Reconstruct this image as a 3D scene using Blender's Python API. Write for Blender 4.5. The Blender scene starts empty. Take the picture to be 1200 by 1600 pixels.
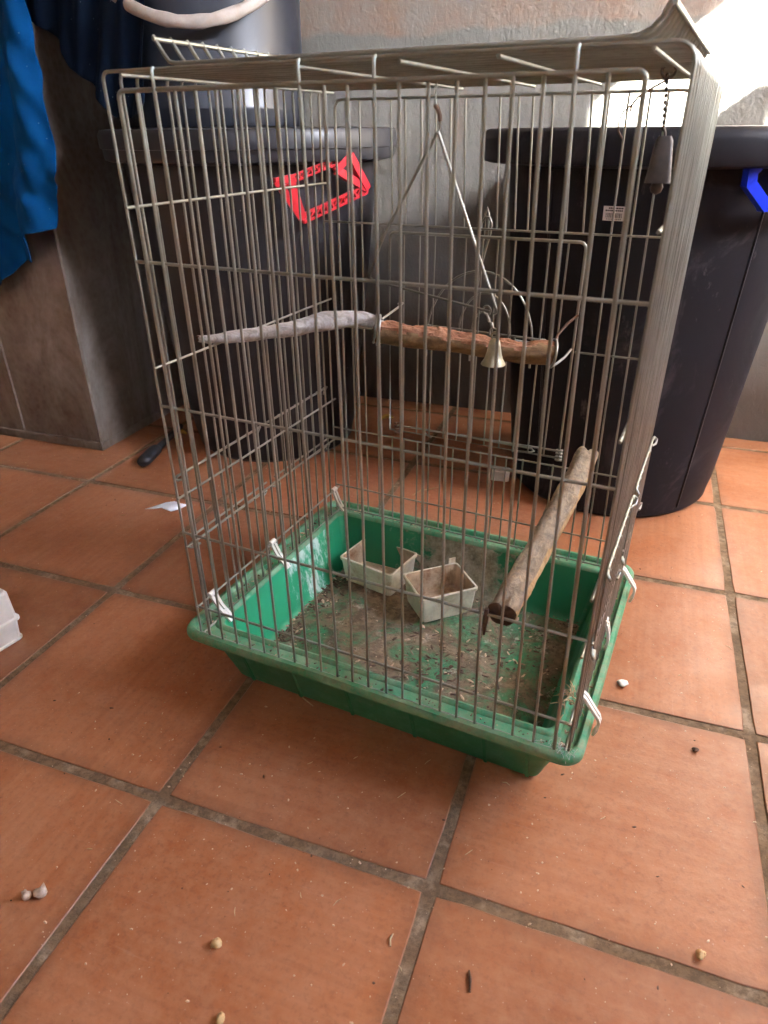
import bpy, math, random
from mathutils import Vector, Matrix, noise as mnoise

rnd = random.Random(11)
R = math.radians
sc = bpy.context.scene
COL = sc.collection

# ------------------------------------------------------------------ camera
CAMP = (0.43519, -0.42463, 0.68338)
PITCH, ROLL, YAW, FPX = 0.50462, -0.00835, -0.34661, 1076.8
cam = bpy.data.cameras.new('camera')
cam_o = bpy.data.objects.new('camera', cam)
COL.objects.link(cam_o)
cy, sy = math.cos(YAW), math.sin(YAW)
fw = Vector((sy * math.cos(PITCH), cy * math.cos(PITCH), -math.sin(PITCH)))
rt = Vector((cy, -sy, 0))
up = rt.cross(fw)
r2 = rt * math.cos(ROLL) + up * math.sin(ROLL)
u2 = -rt * math.sin(ROLL) + up * math.cos(ROLL)
m = Matrix((r2, u2, -fw)).transposed().to_4x4()
m.translation = Vector(CAMP)
cam_o.matrix_world = m
cam.sensor_fit = 'VERTICAL'
cam.sensor_height = 36.0
cam.lens = FPX / 1600 * 36.0
cam.clip_start = 0.02
cam.clip_end = 500
cam.dof.use_dof = True
cam.dof.focus_distance = 0.95
cam.dof.aperture_fstop = 8.0
sc.camera = cam_o

# ------------------------------------------------------------------ light
SUN_DIR = Vector((-1.0, 0.6, -0.726)).normalized()          # the way the light travels
EL = math.asin(-SUN_DIR.z)
AZ = math.atan2(-SUN_DIR.x, -SUN_DIR.y)
world = bpy.data.worlds.new('World')
sc.world = world
world.use_nodes = True
wn = world.node_tree
for n in list(wn.nodes):
    wn.nodes.remove(n)
sky = wn.nodes.new('ShaderNodeTexSky')
sky.sky_type = 'NISHITA'
sky.sun_disc = False
sky.sun_elevation = EL
sky.sun_rotation = AZ
sky.air_density = 1.0
sky.dust_density = 1.3
bg = wn.nodes.new('ShaderNodeBackground')
bg.inputs['Strength'].default_value = 0.15
wo = wn.nodes.new('ShaderNodeOutputWorld')
wn.links.new(sky.outputs[0], bg.inputs[0])
wn.links.new(bg.outputs[0], wo.inputs[0])
sun = bpy.data.lights.new('sun', 'SUN')
sun.energy = 5.0
sun.angle = R(0.5)
sun.color = (1.0, 0.93, 0.82)
sun_o = bpy.data.objects.new('sun', sun)
sun_o.rotation_euler = SUN_DIR.to_track_quat('-Z', 'Y').to_euler()
sun_o.location = (4, -1, 4)
COL.objects.link(sun_o)

sc.view_settings.view_transform = 'Standard'
sc.view_settings.look = 'None'
sc.view_settings.exposure = 6.72
sc.view_settings.gamma = 1.0
sc.view_settings.use_curve_mapping = False
sc.render.engine = 'CYCLES'
sc.cycles.use_denoising = True
sc.cycles.max_bounces = 10
sc.cycles.diffuse_bounces = 6
sc.cycles.sample_clamp_indirect = 8.0

# ------------------------------------------------------------------ helpers
class MB:
    def __init__(s):
        s.v, s.f, s.mi, s.sm = [], [], [], []
    def add(s, verts, faces, mi=0, smooth=True):
        o = len(s.v)
        s.v += [tuple(p) for p in verts]
        for f in faces:
            s.f.append(tuple(i + o for i in f))
            s.mi.append(mi)
            s.sm.append(smooth)
    def tube(s, pts, r, n=8, closed=False, mi=0, cap=True):
        pts = [Vector(p) for p in pts]
        N = len(pts)
        rs = r if isinstance(r, (list, tuple)) else [r] * N
        tan = []
        for i in range(N):
            if closed:
                t = pts[(i + 1) % N] - pts[i - 1]
            else:
                t = pts[min(i + 1, N - 1)] - pts[max(i - 1, 0)]
            tan.append(t.normalized() if t.length > 1e-9 else Vector((0, 0, 1)))
        a = Vector((0, 0, 1)) if abs(tan[0].z) < .9 else Vector((1, 0, 0))
        nrm = (a - tan[0] * a.dot(tan[0])).normalized()
        vs = []
        for i in range(N):
            if i:
                nrm = nrm - tan[i] * nrm.dot(tan[i])
                nrm = nrm.normalized() if nrm.length > 1e-6 else tan[i].orthogonal().normalized()
            b = tan[i].cross(nrm)
            for k in range(n):
                w = 2 * math.pi * k / n
                vs.append(pts[i] + (nrm * math.cos(w) + b * math.sin(w)) * rs[i])
        fs = []
        for i in range(N if closed else N - 1):
            j = (i + 1) % N
            for k in range(n):
                l = (k + 1) % n
                fs.append((i * n + k, i * n + l, j * n + l, j * n + k))
        s.add(vs, fs, mi)
        if cap and not closed:
            s.add(vs[:n], [tuple(reversed(range(n)))], mi, False)
            s.add(vs[-n:], [tuple(range(n))], mi, False)
    def box(s, lo, hi, mi=0, mat=None, bev=0.0):
        (a, b, c), (d, e, f) = lo, hi
        if bev <= 0:
            vs = [(a, b, c), (d, b, c), (d, e, c), (a, e, c), (a, b, f), (d, b, f), (d, e, f), (a, e, f)]
            fs = [(3, 2, 1, 0), (4, 5, 6, 7), (0, 1, 5, 4), (1, 2, 6, 5), (2, 3, 7, 6), (3, 0, 4, 7)]
        else:
            rings = [(bev, c), (0, c + bev), (0, f - bev), (bev, f)]
            vs, fs = [], []
            for ins, z in rings:
                k = max(bev - ins, 0) if ins else bev
                x0, y0, x1, y1 = a + ins, b + ins, d - ins, e - ins
                q = bev * .6
                vs += [(x0 + q, y0, z), (x1 - q, y0, z), (x1, y0 + q, z), (x1, y1 - q, z),
                       (x1 - q, y1, z), (x0 + q, y1, z), (x0, y1 - q, z), (x0, y0 + q, z)]
            for i in range(3):
                for k in range(8):
                    l = (k + 1) % 8
                    fs.append((i * 8 + k, i * 8 + l, i * 8 + 8 + l, i * 8 + 8 + k))
            fs.append(tuple(reversed(range(8))))
            fs.append(tuple(range(24, 32)))
        if mat is not None:
            vs = [mat @ Vector(p) for p in vs]
        s.add(vs, fs, mi, False)
    def loft(s, rings, closed=True, mi=0, cap0=False, cap1=False, smooth=True, mis=None):
        n = len(rings[0])
        vs = [p for r_ in rings for p in r_]
        for i in range(len(rings) - 1):
            fs = []
            for k in range(n if closed else n - 1):
                l = (k + 1) % n
                fs.append((i * n + k, i * n + l, (i + 1) * n + l, (i + 1) * n + k))
            if i == 0:
                base = len(s.v)
                s.v += [tuple(p) for p in vs]
            for f in fs:
                s.f.append(tuple(j + base for j in f))
                s.mi.append(mis[i] if mis else mi)
                s.sm.append(smooth)
        if cap0:
            s.add(rings[0], [tuple(reversed(range(n)))], mi, False)
        if cap1:
            s.add(rings[-1], [tuple(range(n))], mis[-1] if mis else mi, False)
    def lathe(s, prof, n=64, c=(0, 0), mi=0, a0=0.0, a1=2 * math.pi, mis=None):
        full = abs(a1 - a0 - 2 * math.pi) < 1e-6
        rings = []
        cnt = n if full else n + 1
        for r_, z in prof:
            rings.append([(c[0] + r_ * math.cos(a0 + (a1 - a0) * k / n), c[1] + r_ * math.sin(a0 + (a1 - a0) * k / n), z) for k in range(cnt)])
        s.loft(rings, closed=full, mi=mi, mis=mis)
    def build(s, name, mats, parent=None, loc=None, shade=None):
        me = bpy.data.meshes.new(name)
        me.from_pydata(s.v, [], s.f)
        mats = mats if isinstance(mats, (list, tuple)) else [mats]
        for mt in mats:
            me.materials.append(mt)
        me.polygons.foreach_set('material_index', s.mi)
        me.polygons.foreach_set('use_smooth', s.sm)
        me.update()
        o = bpy.data.objects.new(name, me)
        COL.objects.link(o)
        if parent is not None:
            o.parent = parent
        if loc is not None:
            o.location = loc
        return o


def autosmooth(o, ang=40):
    me = o.data
    import bmesh
    bm = bmesh.new()
    bm.from_mesh(me)
    bmesh.ops.remove_doubles(bm, verts=bm.verts, dist=1e-5)
    bmesh.ops.recalc_face_normals(bm, faces=bm.faces)
    for e in bm.edges:
        if len(e.link_faces) == 2 and e.calc_face_angle(0) > R(ang):
            e.smooth = False
    for f in bm.faces:
        f.smooth = True
    bm.to_mesh(me)
    bm.free()
    return o


def empty(name, loc=(0, 0, 0), rz=0.0):
    o = bpy.data.objects.new(name, None)
    o.location = loc
    o.rotation_euler = (0, 0, rz)
    o.empty_display_size = .05
    COL.objects.link(o)
    return o


def tag(o, label=None, cat=None, group=None, kind=None):
    if label: o['label'] = label
    if cat: o['category'] = cat
    if group: o['group'] = group
    if kind: o['kind'] = kind
    return o


# ------------------------------------------------------------------ materials
class NT:
    def __init__(s, name):
        s.m = bpy.data.materials.new(name)
        s.m.use_nodes = True
        s.t = s.m.node_tree
        s.t.nodes.clear()
        s.out = s.t.nodes.new('ShaderNodeOutputMaterial')
        s.b = s.t.nodes.new('ShaderNodeBsdfPrincipled')
        s.t.links.new(s.b.outputs[0], s.out.inputs[0])
        tc = s.t.nodes.new('ShaderNodeTexCoord')
        s.obj = tc.outputs['Object']
        s.gen = tc.outputs['Generated']
    def link(s, a, b):
        s.t.links.new(a, b)
    def val(s, sock, v):
        if hasattr(v, 'default_value') or isinstance(v, bpy.types.NodeSocket):
            s.link(v, sock)
        else:
            sock.default_value = v
    def mapping(s, scale=(1, 1, 1), rot=(0, 0, 0), src=None, loc=(0, 0, 0)):
        n = s.t.nodes.new('ShaderNodeMapping')
        n.inputs['Scale'].default_value = scale
        n.inputs['Rotation'].default_value = rot
        n.inputs['Location'].default_value = loc
        s.link(src or s.obj, n.inputs[0])
        return n.outputs[0]
    def noise(s, scale=5, detail=4, rough=.55, src=None, dist=0.0):
        n = s.t.nodes.new('ShaderNodeTexNoise')
        n.inputs['Scale'].default_value = scale
        n.inputs['Detail'].default_value = detail
        n.inputs['Roughness'].default_value = rough
        n.inputs['Distortion'].default_value = dist
        s.link(src or s.obj, n.inputs['Vector'])
        return n.outputs['Fac']
    def voro(s, scale=5, src=None, feature='F1', rnd_=1.0):
        n = s.t.nodes.new('ShaderNodeTexVoronoi')
        n.feature = feature
        n.inputs['Scale'].default_value = scale
        n.inputs['Randomness'].default_value = rnd_
        s.link(src or s.obj, n.inputs['Vector'])
        return n.outputs['Distance']
    def ramp(s, fac, stops):
        n = s.t.nodes.new('ShaderNodeValToRGB')
        els = n.color_ramp.elements
        while len(els) < len(stops):
            els.new(.5)
        for e, (p, c) in zip(els, stops):
            e.position = p
            e.color = (c, c, c, 1) if isinstance(c, (int, float)) else tuple(c) + (1,)
        s.link(fac, n.inputs[0])
        return n.outputs[0]
    def mix(s, fac, a, b, mode='MIX'):
        n = s.t.nodes.new('ShaderNodeMix')
        n.data_type = 'RGBA'
        n.blend_type = mode
        s.val(n.inputs[0], fac)
        for sock, v in ((n.inputs[6], a), (n.inputs[7], b)):
            if isinstance(v, bpy.types.NodeSocket):
                s.link(v, sock)
            else:
                sock.default_value = tuple(v) + (1,)
        return n.outputs[2]
    def math(s, op, a, b=0.0, clamp=False):
        n = s.t.nodes.new('ShaderNodeMath')
        n.operation = op
        n.use_clamp = clamp
        s.val(n.inputs[0], a)
        s.val(n.inputs[1], b)
        return n.outputs[0]
    def bump(s, h, strength=.3, dist=.002, normal=None):
        n = s.t.nodes.new('ShaderNodeBump')
        n.inputs['Strength'].default_value = strength
        n.inputs['Distance'].default_value = dist
        s.link(h, n.inputs['Height'])
        if normal is not None:
            s.link(normal, n.inputs['Normal'])
        s.link(n.outputs[0], s.b.inputs['Normal'])
        return n.outputs[0]
    def rand(s):
        n = s.t.nodes.new('ShaderNodeObjectInfo')
        return n.outputs['Random']
    def objvec(s):
        """object coordinates shifted by the object's own random number, so that copies differ"""
        n = s.t.nodes.new('ShaderNodeVectorMath')
        n.operation = 'ADD'
        c = s.t.nodes.new('ShaderNodeCombineXYZ')
        k = s.math('MULTIPLY', s.rand(), 37.0)
        for i in range(3):
            s.link(k, c.inputs[i])
        s.link(s.obj, n.inputs[0])
        s.link(c.outputs[0], n.inputs[1])
        return n.outputs[0]
    def set(s, color=None, rough=None, metal=None, spec=None, **kw):
        if color is not None:
            if isinstance(color, bpy.types.NodeSocket):
                s.link(color, s.b.inputs['Base Color'])
            else:
                s.b.inputs['Base Color'].default_value = tuple(color) + (1,)
        if rough is not None: s.val(s.b.inputs['Roughness'], rough)
        if metal is not None: s.val(s.b.inputs['Metallic'], metal)
        if spec is not None: s.val(s.b.inputs['Specular IOR Level'], spec)
        for k, v in kw.items():
            s.val(s.b.inputs[k.replace('_', ' ')], v)
        return s.m


def mat_tile():
    t = NT('terracotta')
    v = t.objvec()
    n1 = t.noise(3.5, 7, .66, v, .15)
    n2 = t.noise(46, 8, .72, v)
    n3 = t.noise(170, 5, .7, v)
    base = t.ramp(n1, [(.25, (.255, .074, .022)), (.5, (.355, .113, .037)), (.75, (.415, .148, .055))])
    base = t.mix(t.math('MULTIPLY', t.ramp(n2, [(.38, 0.), (.64, 1.)]), .55), base, (.41, .19, .10))
    base = t.mix(t.math('MULTIPLY', t.ramp(n3, [(.50, 0.), (.66, 1.)]), .55), base, (.20, .068, .032))
    tone = t.ramp(t.rand(), [(0, .70), (1, 1.02)])
    base = t.mix(1.0, base, tone, 'MULTIPLY')
    # dusty film and pale scuffs
    d = t.noise(7, 9, .78, v, .3)
    sc_ = t.mapping((3, 60, 3), (0, 0, .6), v)
    scr = t.ramp(t.noise(4, 5, .7, sc_, .6), [(.62, 0.), (.72, 1.)])
    base = t.mix(t.math('MULTIPLY', t.ramp(d, [(.36, 0.), (.72, 1.)]), .46), base, (.46, .24, .135))
    base = t.mix(t.math('MULTIPLY', scr, .14), base, (.52, .36, .28))
    spk = t.ramp(t.voro(120, v), [(.04, 1.), (.085, 0.)])
    base = t.mix(t.math('MULTIPLY', spk, .6), base, (.62, .47, .36))
    shadow_lines = t.ramp(t.noise(1.0, 5, .62, t.mapping((2.2, 95, 1), (0, 0, .12), v), .25), [(.40, 0.), (.66, 1.)])  # faint dark streaks painted in for the shadows of the cage wires
    base = t.mix(t.math('MULTIPLY', shadow_lines, .30), base, (.235, .078, .030))
    dk = t.ramp(t.voro(46, v), [(.02, 1.), (.05, 0.)])
    base = t.mix(t.math('MULTIPLY', dk, .6), base, (.10, .04, .025))
    # worn, grimy margins along the joints and old stains
    sx = t.t.nodes.new('ShaderNodeSeparateXYZ')
    t.link(t.obj, sx.inputs[0])
    ed = t.math('MAXIMUM', t.math('ABSOLUTE', sx.outputs[0]), t.math('ABSOLUTE', sx.outputs[1]))
    ed = t.math('ADD', ed, t.math('MULTIPLY', t.math('SUBTRACT', t.noise(22, 6, .7, v), .5), .045))
    base = t.mix(t.math('MULTIPLY', t.ramp(ed, [(.142, 0.), (.163, 1.)]), .55), base, (.155, .068, .034))
    stain = t.ramp(t.noise(2.6, 8, .72, t.mapping((1, 1, 1), (0, 0, 0), v, (9, 4, 2)), .3), [(.56, 0.), (.66, 1.)])
    base = t.mix(t.math('MULTIPLY', stain, .42), base, (.18, .075, .036))
    rough = t.ramp(t.noise(14, 5, .6, v), [(.3, .34), (.7, .58)])
    h = t.math('ADD', t.math('MULTIPLY', n2, .6), t.math('MULTIPLY', n3, .4))
    t.bump(h, .4, .0016)
    return t.set(base, rough, 0, .4)


def mat_grout():
    t = NT('grout')
    a = t.noise(18, 6, .65)
    b = t.noise(95, 6, .8)
    c = t.ramp(a, [(.3, (.115, .070, .037)), (.52, (.205, .136, .080)), (.72, (.37, .285, .20))])
    c = t.mix(t.math('MULTIPLY', t.ramp(b, [(.45, 0.), (.58, 1.)]), .62), c, (.075, .052, .032))
    t.bump(b, .8, .002)
    return t.set(c, .9, 0, .2)


def mat_wall():
    t = NT('wall_plaster')
    mp = t.mapping((1, 1, 1.8))
    n1 = t.noise(2.2, 5, .6, mp)
    n2 = t.noise(55, 5, .6, t.mapping((1, 1, .55), (0, .5, 0)), 1.5)
    n3 = t.noise(210, 3, .6)
    base = t.ramp(n1, [(.3, (.160, .163, .155)), (.6, (.215, .217, .205)), (.8, (.27, .266, .25))])
    # a band of older pinkish paint above, scuffs and drips
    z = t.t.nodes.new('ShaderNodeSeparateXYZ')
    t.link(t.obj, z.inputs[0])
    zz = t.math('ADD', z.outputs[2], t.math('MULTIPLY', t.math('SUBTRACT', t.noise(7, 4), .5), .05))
    band = t.ramp(t.math('SUBTRACT', zz, .875), [(0, 0.), (.012, 1.)])
    old = t.mix(t.ramp(t.noise(9, 6, .7), [(.4, 0.), (.68, 1.)]), (.26, .235, .21), (.28, .175, .125))
    base = t.mix(t.math('MULTIPLY', band, .75), base, old)
    st = t.ramp(t.noise(5.5, 7, .75, t.mapping((1.2, 1, .6))), [(.60, 0.), (.70, 1.)])
    base = t.mix(t.math('MULTIPLY', st, .35), base, (.30, .19, .12))
    low = t.ramp(zz, [(.10, 1.), (.34, 0.)])  # shade behind the bins, painted as a brown darkening towards the floor
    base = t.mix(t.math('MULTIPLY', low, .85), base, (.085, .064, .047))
    h = t.math('ADD', t.math('MULTIPLY', n2, 1.0), t.math('MULTIPLY', n3, .35))
    t.bump(h, .55, .004)
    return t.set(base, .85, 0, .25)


def mat_wire(name='galvanised_wire', dark=1.0):
    t = NT(name)
    v = t.objvec()
    a = t.noise(16, 4, .6, v)
    b = t.noise(240, 3, .6, v)
    c = t.ramp(a, [(.3, (.24 * dark, .25 * dark, .212 * dark)), (.7, (.38 * dark, .395 * dark, .345 * dark))])
    grime = t.ramp(t.noise(30, 8, .8, v), [(.57, 0.), (.66, 1.)])
    c = t.mix(t.math('MULTIPLY', grime, .50), c, (.165, .115, .07))
    drop = t.ramp(t.noise(48, 6, .75, t.mapping((1, 1, .5), (0, 0, 0), v, (5, 2, 1))), [(.70, 0.), (.75, 1.)])
    c = t.mix(t.math('MULTIPLY', drop, .8), c, (.55, .53, .48))
    met = t.math('MULTIPLY', t.math('SUBTRACT', 1.0, t.math('MAXIMUM', grime, drop)), .80)
    rough = t.ramp(b, [(.3, .34), (.7, .50)])
    t.bump(b, .2, .0004)
    return t.set(c, rough, met, .5)


def mat_tray():
    t = NT('green_plastic')
    a = t.noise(26, 6, .7)
    b = t.noise(120, 4, .65)
    c = t.ramp(t.noise(6, 3), [(.3, (.010, .165, .066)), (.7, (.018, .235, .105))])
    d = t.ramp(a, [(.52, 0.), (.74, 1.)])
    c = t.mix(t.math('MULTIPLY', d, .55), c, (.16, .235, .13))
    g = t.ramp(b, [(.60, 0.), (.72, 1.)])
    c = t.mix(t.math('MULTIPLY', g, .40), c, (.26, .20, .13))
    sp = t.ramp(t.noise(75, 6, .8, t.mapping((1, 1, .35))), [(.66, 0.), (.74, 1.)])
    c = t.mix(t.math('MULTIPLY', sp, .6), c, (.55, .60, .55))
    rough = t.ramp(a, [(.35, .34), (.7, .62)])
    t.bump(b, .12, .0008)
    return t.set(c, rough, 0, .5)


def mat_tray_rim():
    t = NT('green_plastic_dusty')
    a = t.noise(30, 6, .72)
    b = t.noise(150, 5, .7)
    c = t.ramp(t.noise(8, 3), [(.3, (.02, .20, .085)), (.7, (.04, .27, .13))])
    c = t.mix(t.math('MULTIPLY', t.ramp(a, [(.38, 0.), (.66, 1.)]), .75), c, (.27, .33, .21))
    c = t.mix(t.math('MULTIPLY', t.ramp(b, [(.50, 0.), (.68, 1.)]), .6), c, (.20, .15, .09))
    t.bump(b, .3, .001)
    return t.set(c, .6, 0, .4)


def mat_tray_floor():
    t = NT('soiled_tray_floor')
    a = t.noise(11, 6, .7, None, .8)
    b = t.noise(48, 6, .72)
    e = t.noise(170, 4, .7)
    c = t.ramp(a, [(.32, (.03, .25, .115)), (.43, (.085, .18, .09)), (.51, (.19, .145, .09)), (.70, (.36, .255, .17))])
    c = t.mix(t.math('MULTIPLY', t.ramp(b, [(.49, 0.), (.62, 1.)]), .72), c, (.075, .05, .032))
    c = t.mix(t.math('MULTIPLY', t.ramp(t.noise(30, 6, .75, t.mapping((1, 1, 1), (0, 0, 0), None, (3, 1, 0))), [(.58, 0.), (.70, 1.)]), .75), c, (.58, .52, .44))
    c = t.mix(t.math('MULTIPLY', t.ramp(e, [(.55, 0.), (.66, 1.)]), .55), c, (.04, .03, .02))
    h = t.math('ADD', t.math('MULTIPLY', b, .6), t.math('MULTIPLY', e, .4))
    t.bump(h, .8, .003)
    return t.set(c, .8, 0, .3)


def mat_tray_back():
    """inner wall with a crust of dried droppings in its middle"""
    t = NT('green_plastic_crusted')
    c = t.ramp(t.noise(6, 3), [(.3, (.010, .15, .06)), (.7, (.018, .205, .09))])
    s = t.t.nodes.new('ShaderNodeSeparateXYZ')
    t.link(t.obj, s.inputs[0])
    du = t.math('ABSOLUTE', t.math('SUBTRACT', s.outputs[0], .235))
    fall = t.math('SUBTRACT', 1.0, t.math('DIVIDE', du, .16), True)
    k = t.math('ADD', fall, t.math('MULTIPLY', t.math('SUBTRACT', t.noise(22, 7, .75), .5), 1.9))
    msk = t.ramp(k, [(.42, 0.), (.62, 1.)])
    cr = t.ramp(t.noise(60, 6, .75), [(.3, (.10, .075, .05)), (.5, (.27, .23, .165)), (.7, (.42, .38, .31))])
    c = t.mix(t.math('MULTIPLY', msk, .92), c, cr)
    t.bump(t.math('MULTIPLY', msk, t.noise(80, 5, .7)), .8, .003)
    return t.set(c, t.ramp(msk, [(0, .4), (1, .9)]), 0, .4)


def mat_tray_side():
    """inner wall splashed with pale streaks"""
    t = NT('green_plastic_streaked')
    c = t.ramp(t.noise(6, 3), [(.3, (.014, .235, .105)), (.7, (.022, .30, .14))])
    s = t.t.nodes.new('ShaderNodeSeparateXYZ')
    t.link(t.obj, s.inputs[0])
    dv = t.math('ABSOLUTE', t.math('SUBTRACT', s.outputs[1], .25))
    fall = t.math('SUBTRACT', 1.0, t.math('DIVIDE', dv, .18), True)
    k = t.math('ADD', t.math('MULTIPLY', fall, .8), t.math('MULTIPLY', t.math('SUBTRACT', t.noise(45, 7, .75, t.mapping((1, 1, .4))), .5), 2.2))
    msk = t.ramp(k, [(.66, 0.), (.9, 1.)])
    c = t.mix(t.math('MULTIPLY', msk, .75), c, (.62, .70, .68))
    return t.set(c, .4, 0, .5)


def mat_bin(name, dust=.5, tint=(.021, .0205, .026), spec=.12, r0=.46):
    t = NT(name)
    a = t.noise(6, 7, .72, t.mapping((1, 1, .7)), .8)
    b = t.noise(34, 6, .75, t.mapping((1, 1, .45), (.3, .2, 0)))
    c = t.mix(t.math('MULTIPLY', t.ramp(a, [(.54, 0.), (.80, 1.)]), dust), tint, (.17, .15, .155))
    c = t.mix(t.math('MULTIPLY', t.ramp(b, [(.62, 0.), (.78, 1.)]), dust * .8), c, (.30, .27, .26))
    sp = t.ramp(t.voro(26), [(.018, 1.), (.032, 0.)])
    c = t.mix(t.math('MULTIPLY', sp, .8), c, (.6, .57, .52))
    rough = t.ramp(a, [(.4, r0), (.75, r0 + .24)])
    t.bump(b, .06, .001)
    return t.set(c, rough, 0, spec)


def mat_simple(name, color, rough=.5, metal=0., spec=.5, var=.25, scale=40, dirt=None, damt=.4, bump=.1):
    t = NT(name)
    v = t.objvec()
    a = t.noise(scale, 5, .65, v)
    lo = tuple(x * (1 - var) for x in color)
    hi = tuple(min(1, x * (1 + var * .6)) for x in color)
    c = t.ramp(a, [(.3, lo), (.7, hi)])
    if dirt:
        c = t.mix(t.math('MULTIPLY', t.ramp(t.noise(scale * .6, 7, .75, v, .5), [(.50, 0.), (.68, 1.)]), damt), c, dirt)
    if bump:
        t.bump(a, bump, .001)
    return t.set(c, rough, metal, spec)


def mat_cloth(name, c0, c1):
    t = NT(name)
    a = t.noise(9, 5, .6)
    w = t.t.nodes.new('ShaderNodeTexWave')
    w.inputs['Scale'].default_value = 420
    w.inputs['Distortion'].default_value = 1.0
    t.link(t.mapping((1, 1, 1), (0, .8, 0)), w.inputs[0])
    b = t.noise(300, 3, .6)
    c = t.ramp(a, [(.3, c0), (.7, c1)])
    lint = t.ramp(t.voro(60), [(.03, 1.), (.06, 0.)])
    c = t.mix(t.math('MULTIPLY', lint, .35), c, (.5, .55, .6))
    h = t.math('ADD', t.math('MULTIPLY', w.outputs['Fac'], .4), t.math('MULTIPLY', b, .6))
    t.bump(h, .35, .0012)
    return t.set(c, .92, 0, .08)


def mat_galv():
    t = NT('weathered_galvanised_sheet')
    a = t.noise(5, 7, .7, t.mapping((1, 1, .35)), .6)
    b = t.noise(40, 6, .7, t.mapping((1, 1, .25)))
    g = t.voro(70)
    c = t.ramp(a, [(.28, (.055, .036, .024)), (.46, (.095, .070, .052)), (.58, (.16, .14, .12)), (.75, (.30, .295, .28))])
    c = t.mix(t.math('MULTIPLY', t.ramp(b, [(.45, 0.), (.7, 1.)]), .30), c, (.24, .19, .15))
    c = t.mix(t.math('MULTIPLY', t.ramp(g, [(.2, 0.), (.7, 1.)]), .06), c, (.5, .5, .5))
    rough = t.ramp(b, [(.3, .42), (.7, .64)])
    t.bump(b, .12, .001)
    return t.set(c, rough, .3, .4)


def mat_wood(name, stops, sx=6, sz=90, bump=.6, axis=0, speck=None):
    t = NT(name)
    sc3 = [sz, sz, sz]
    sc3[axis] = sx
    v = t.mapping(tuple(sc3))
    a = t.noise(1.0, 7, .7, v, .7)
    b = t.noise(90, 5, .7)
    c = t.ramp(a, stops)
    c = t.mix(t.math('MULTIPLY', t.ramp(b, [(.52, 0.), (.7, 1.)]), .4), c, tuple(x * .35 for x in stops[0][1]))
    if speck:
        c = t.mix(t.math('MULTIPLY', t.ramp(t.noise(38, 6, .8), [(.58, 0.), (.70, 1.)]), .7), c, speck)
    h = t.math('ADD', t.math('MULTIPLY', a, .7), t.math('MULTIPLY', b, .3))
    t.bump(h, bump, .003)
    return t.set(c, .82, 0, .25)


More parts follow.
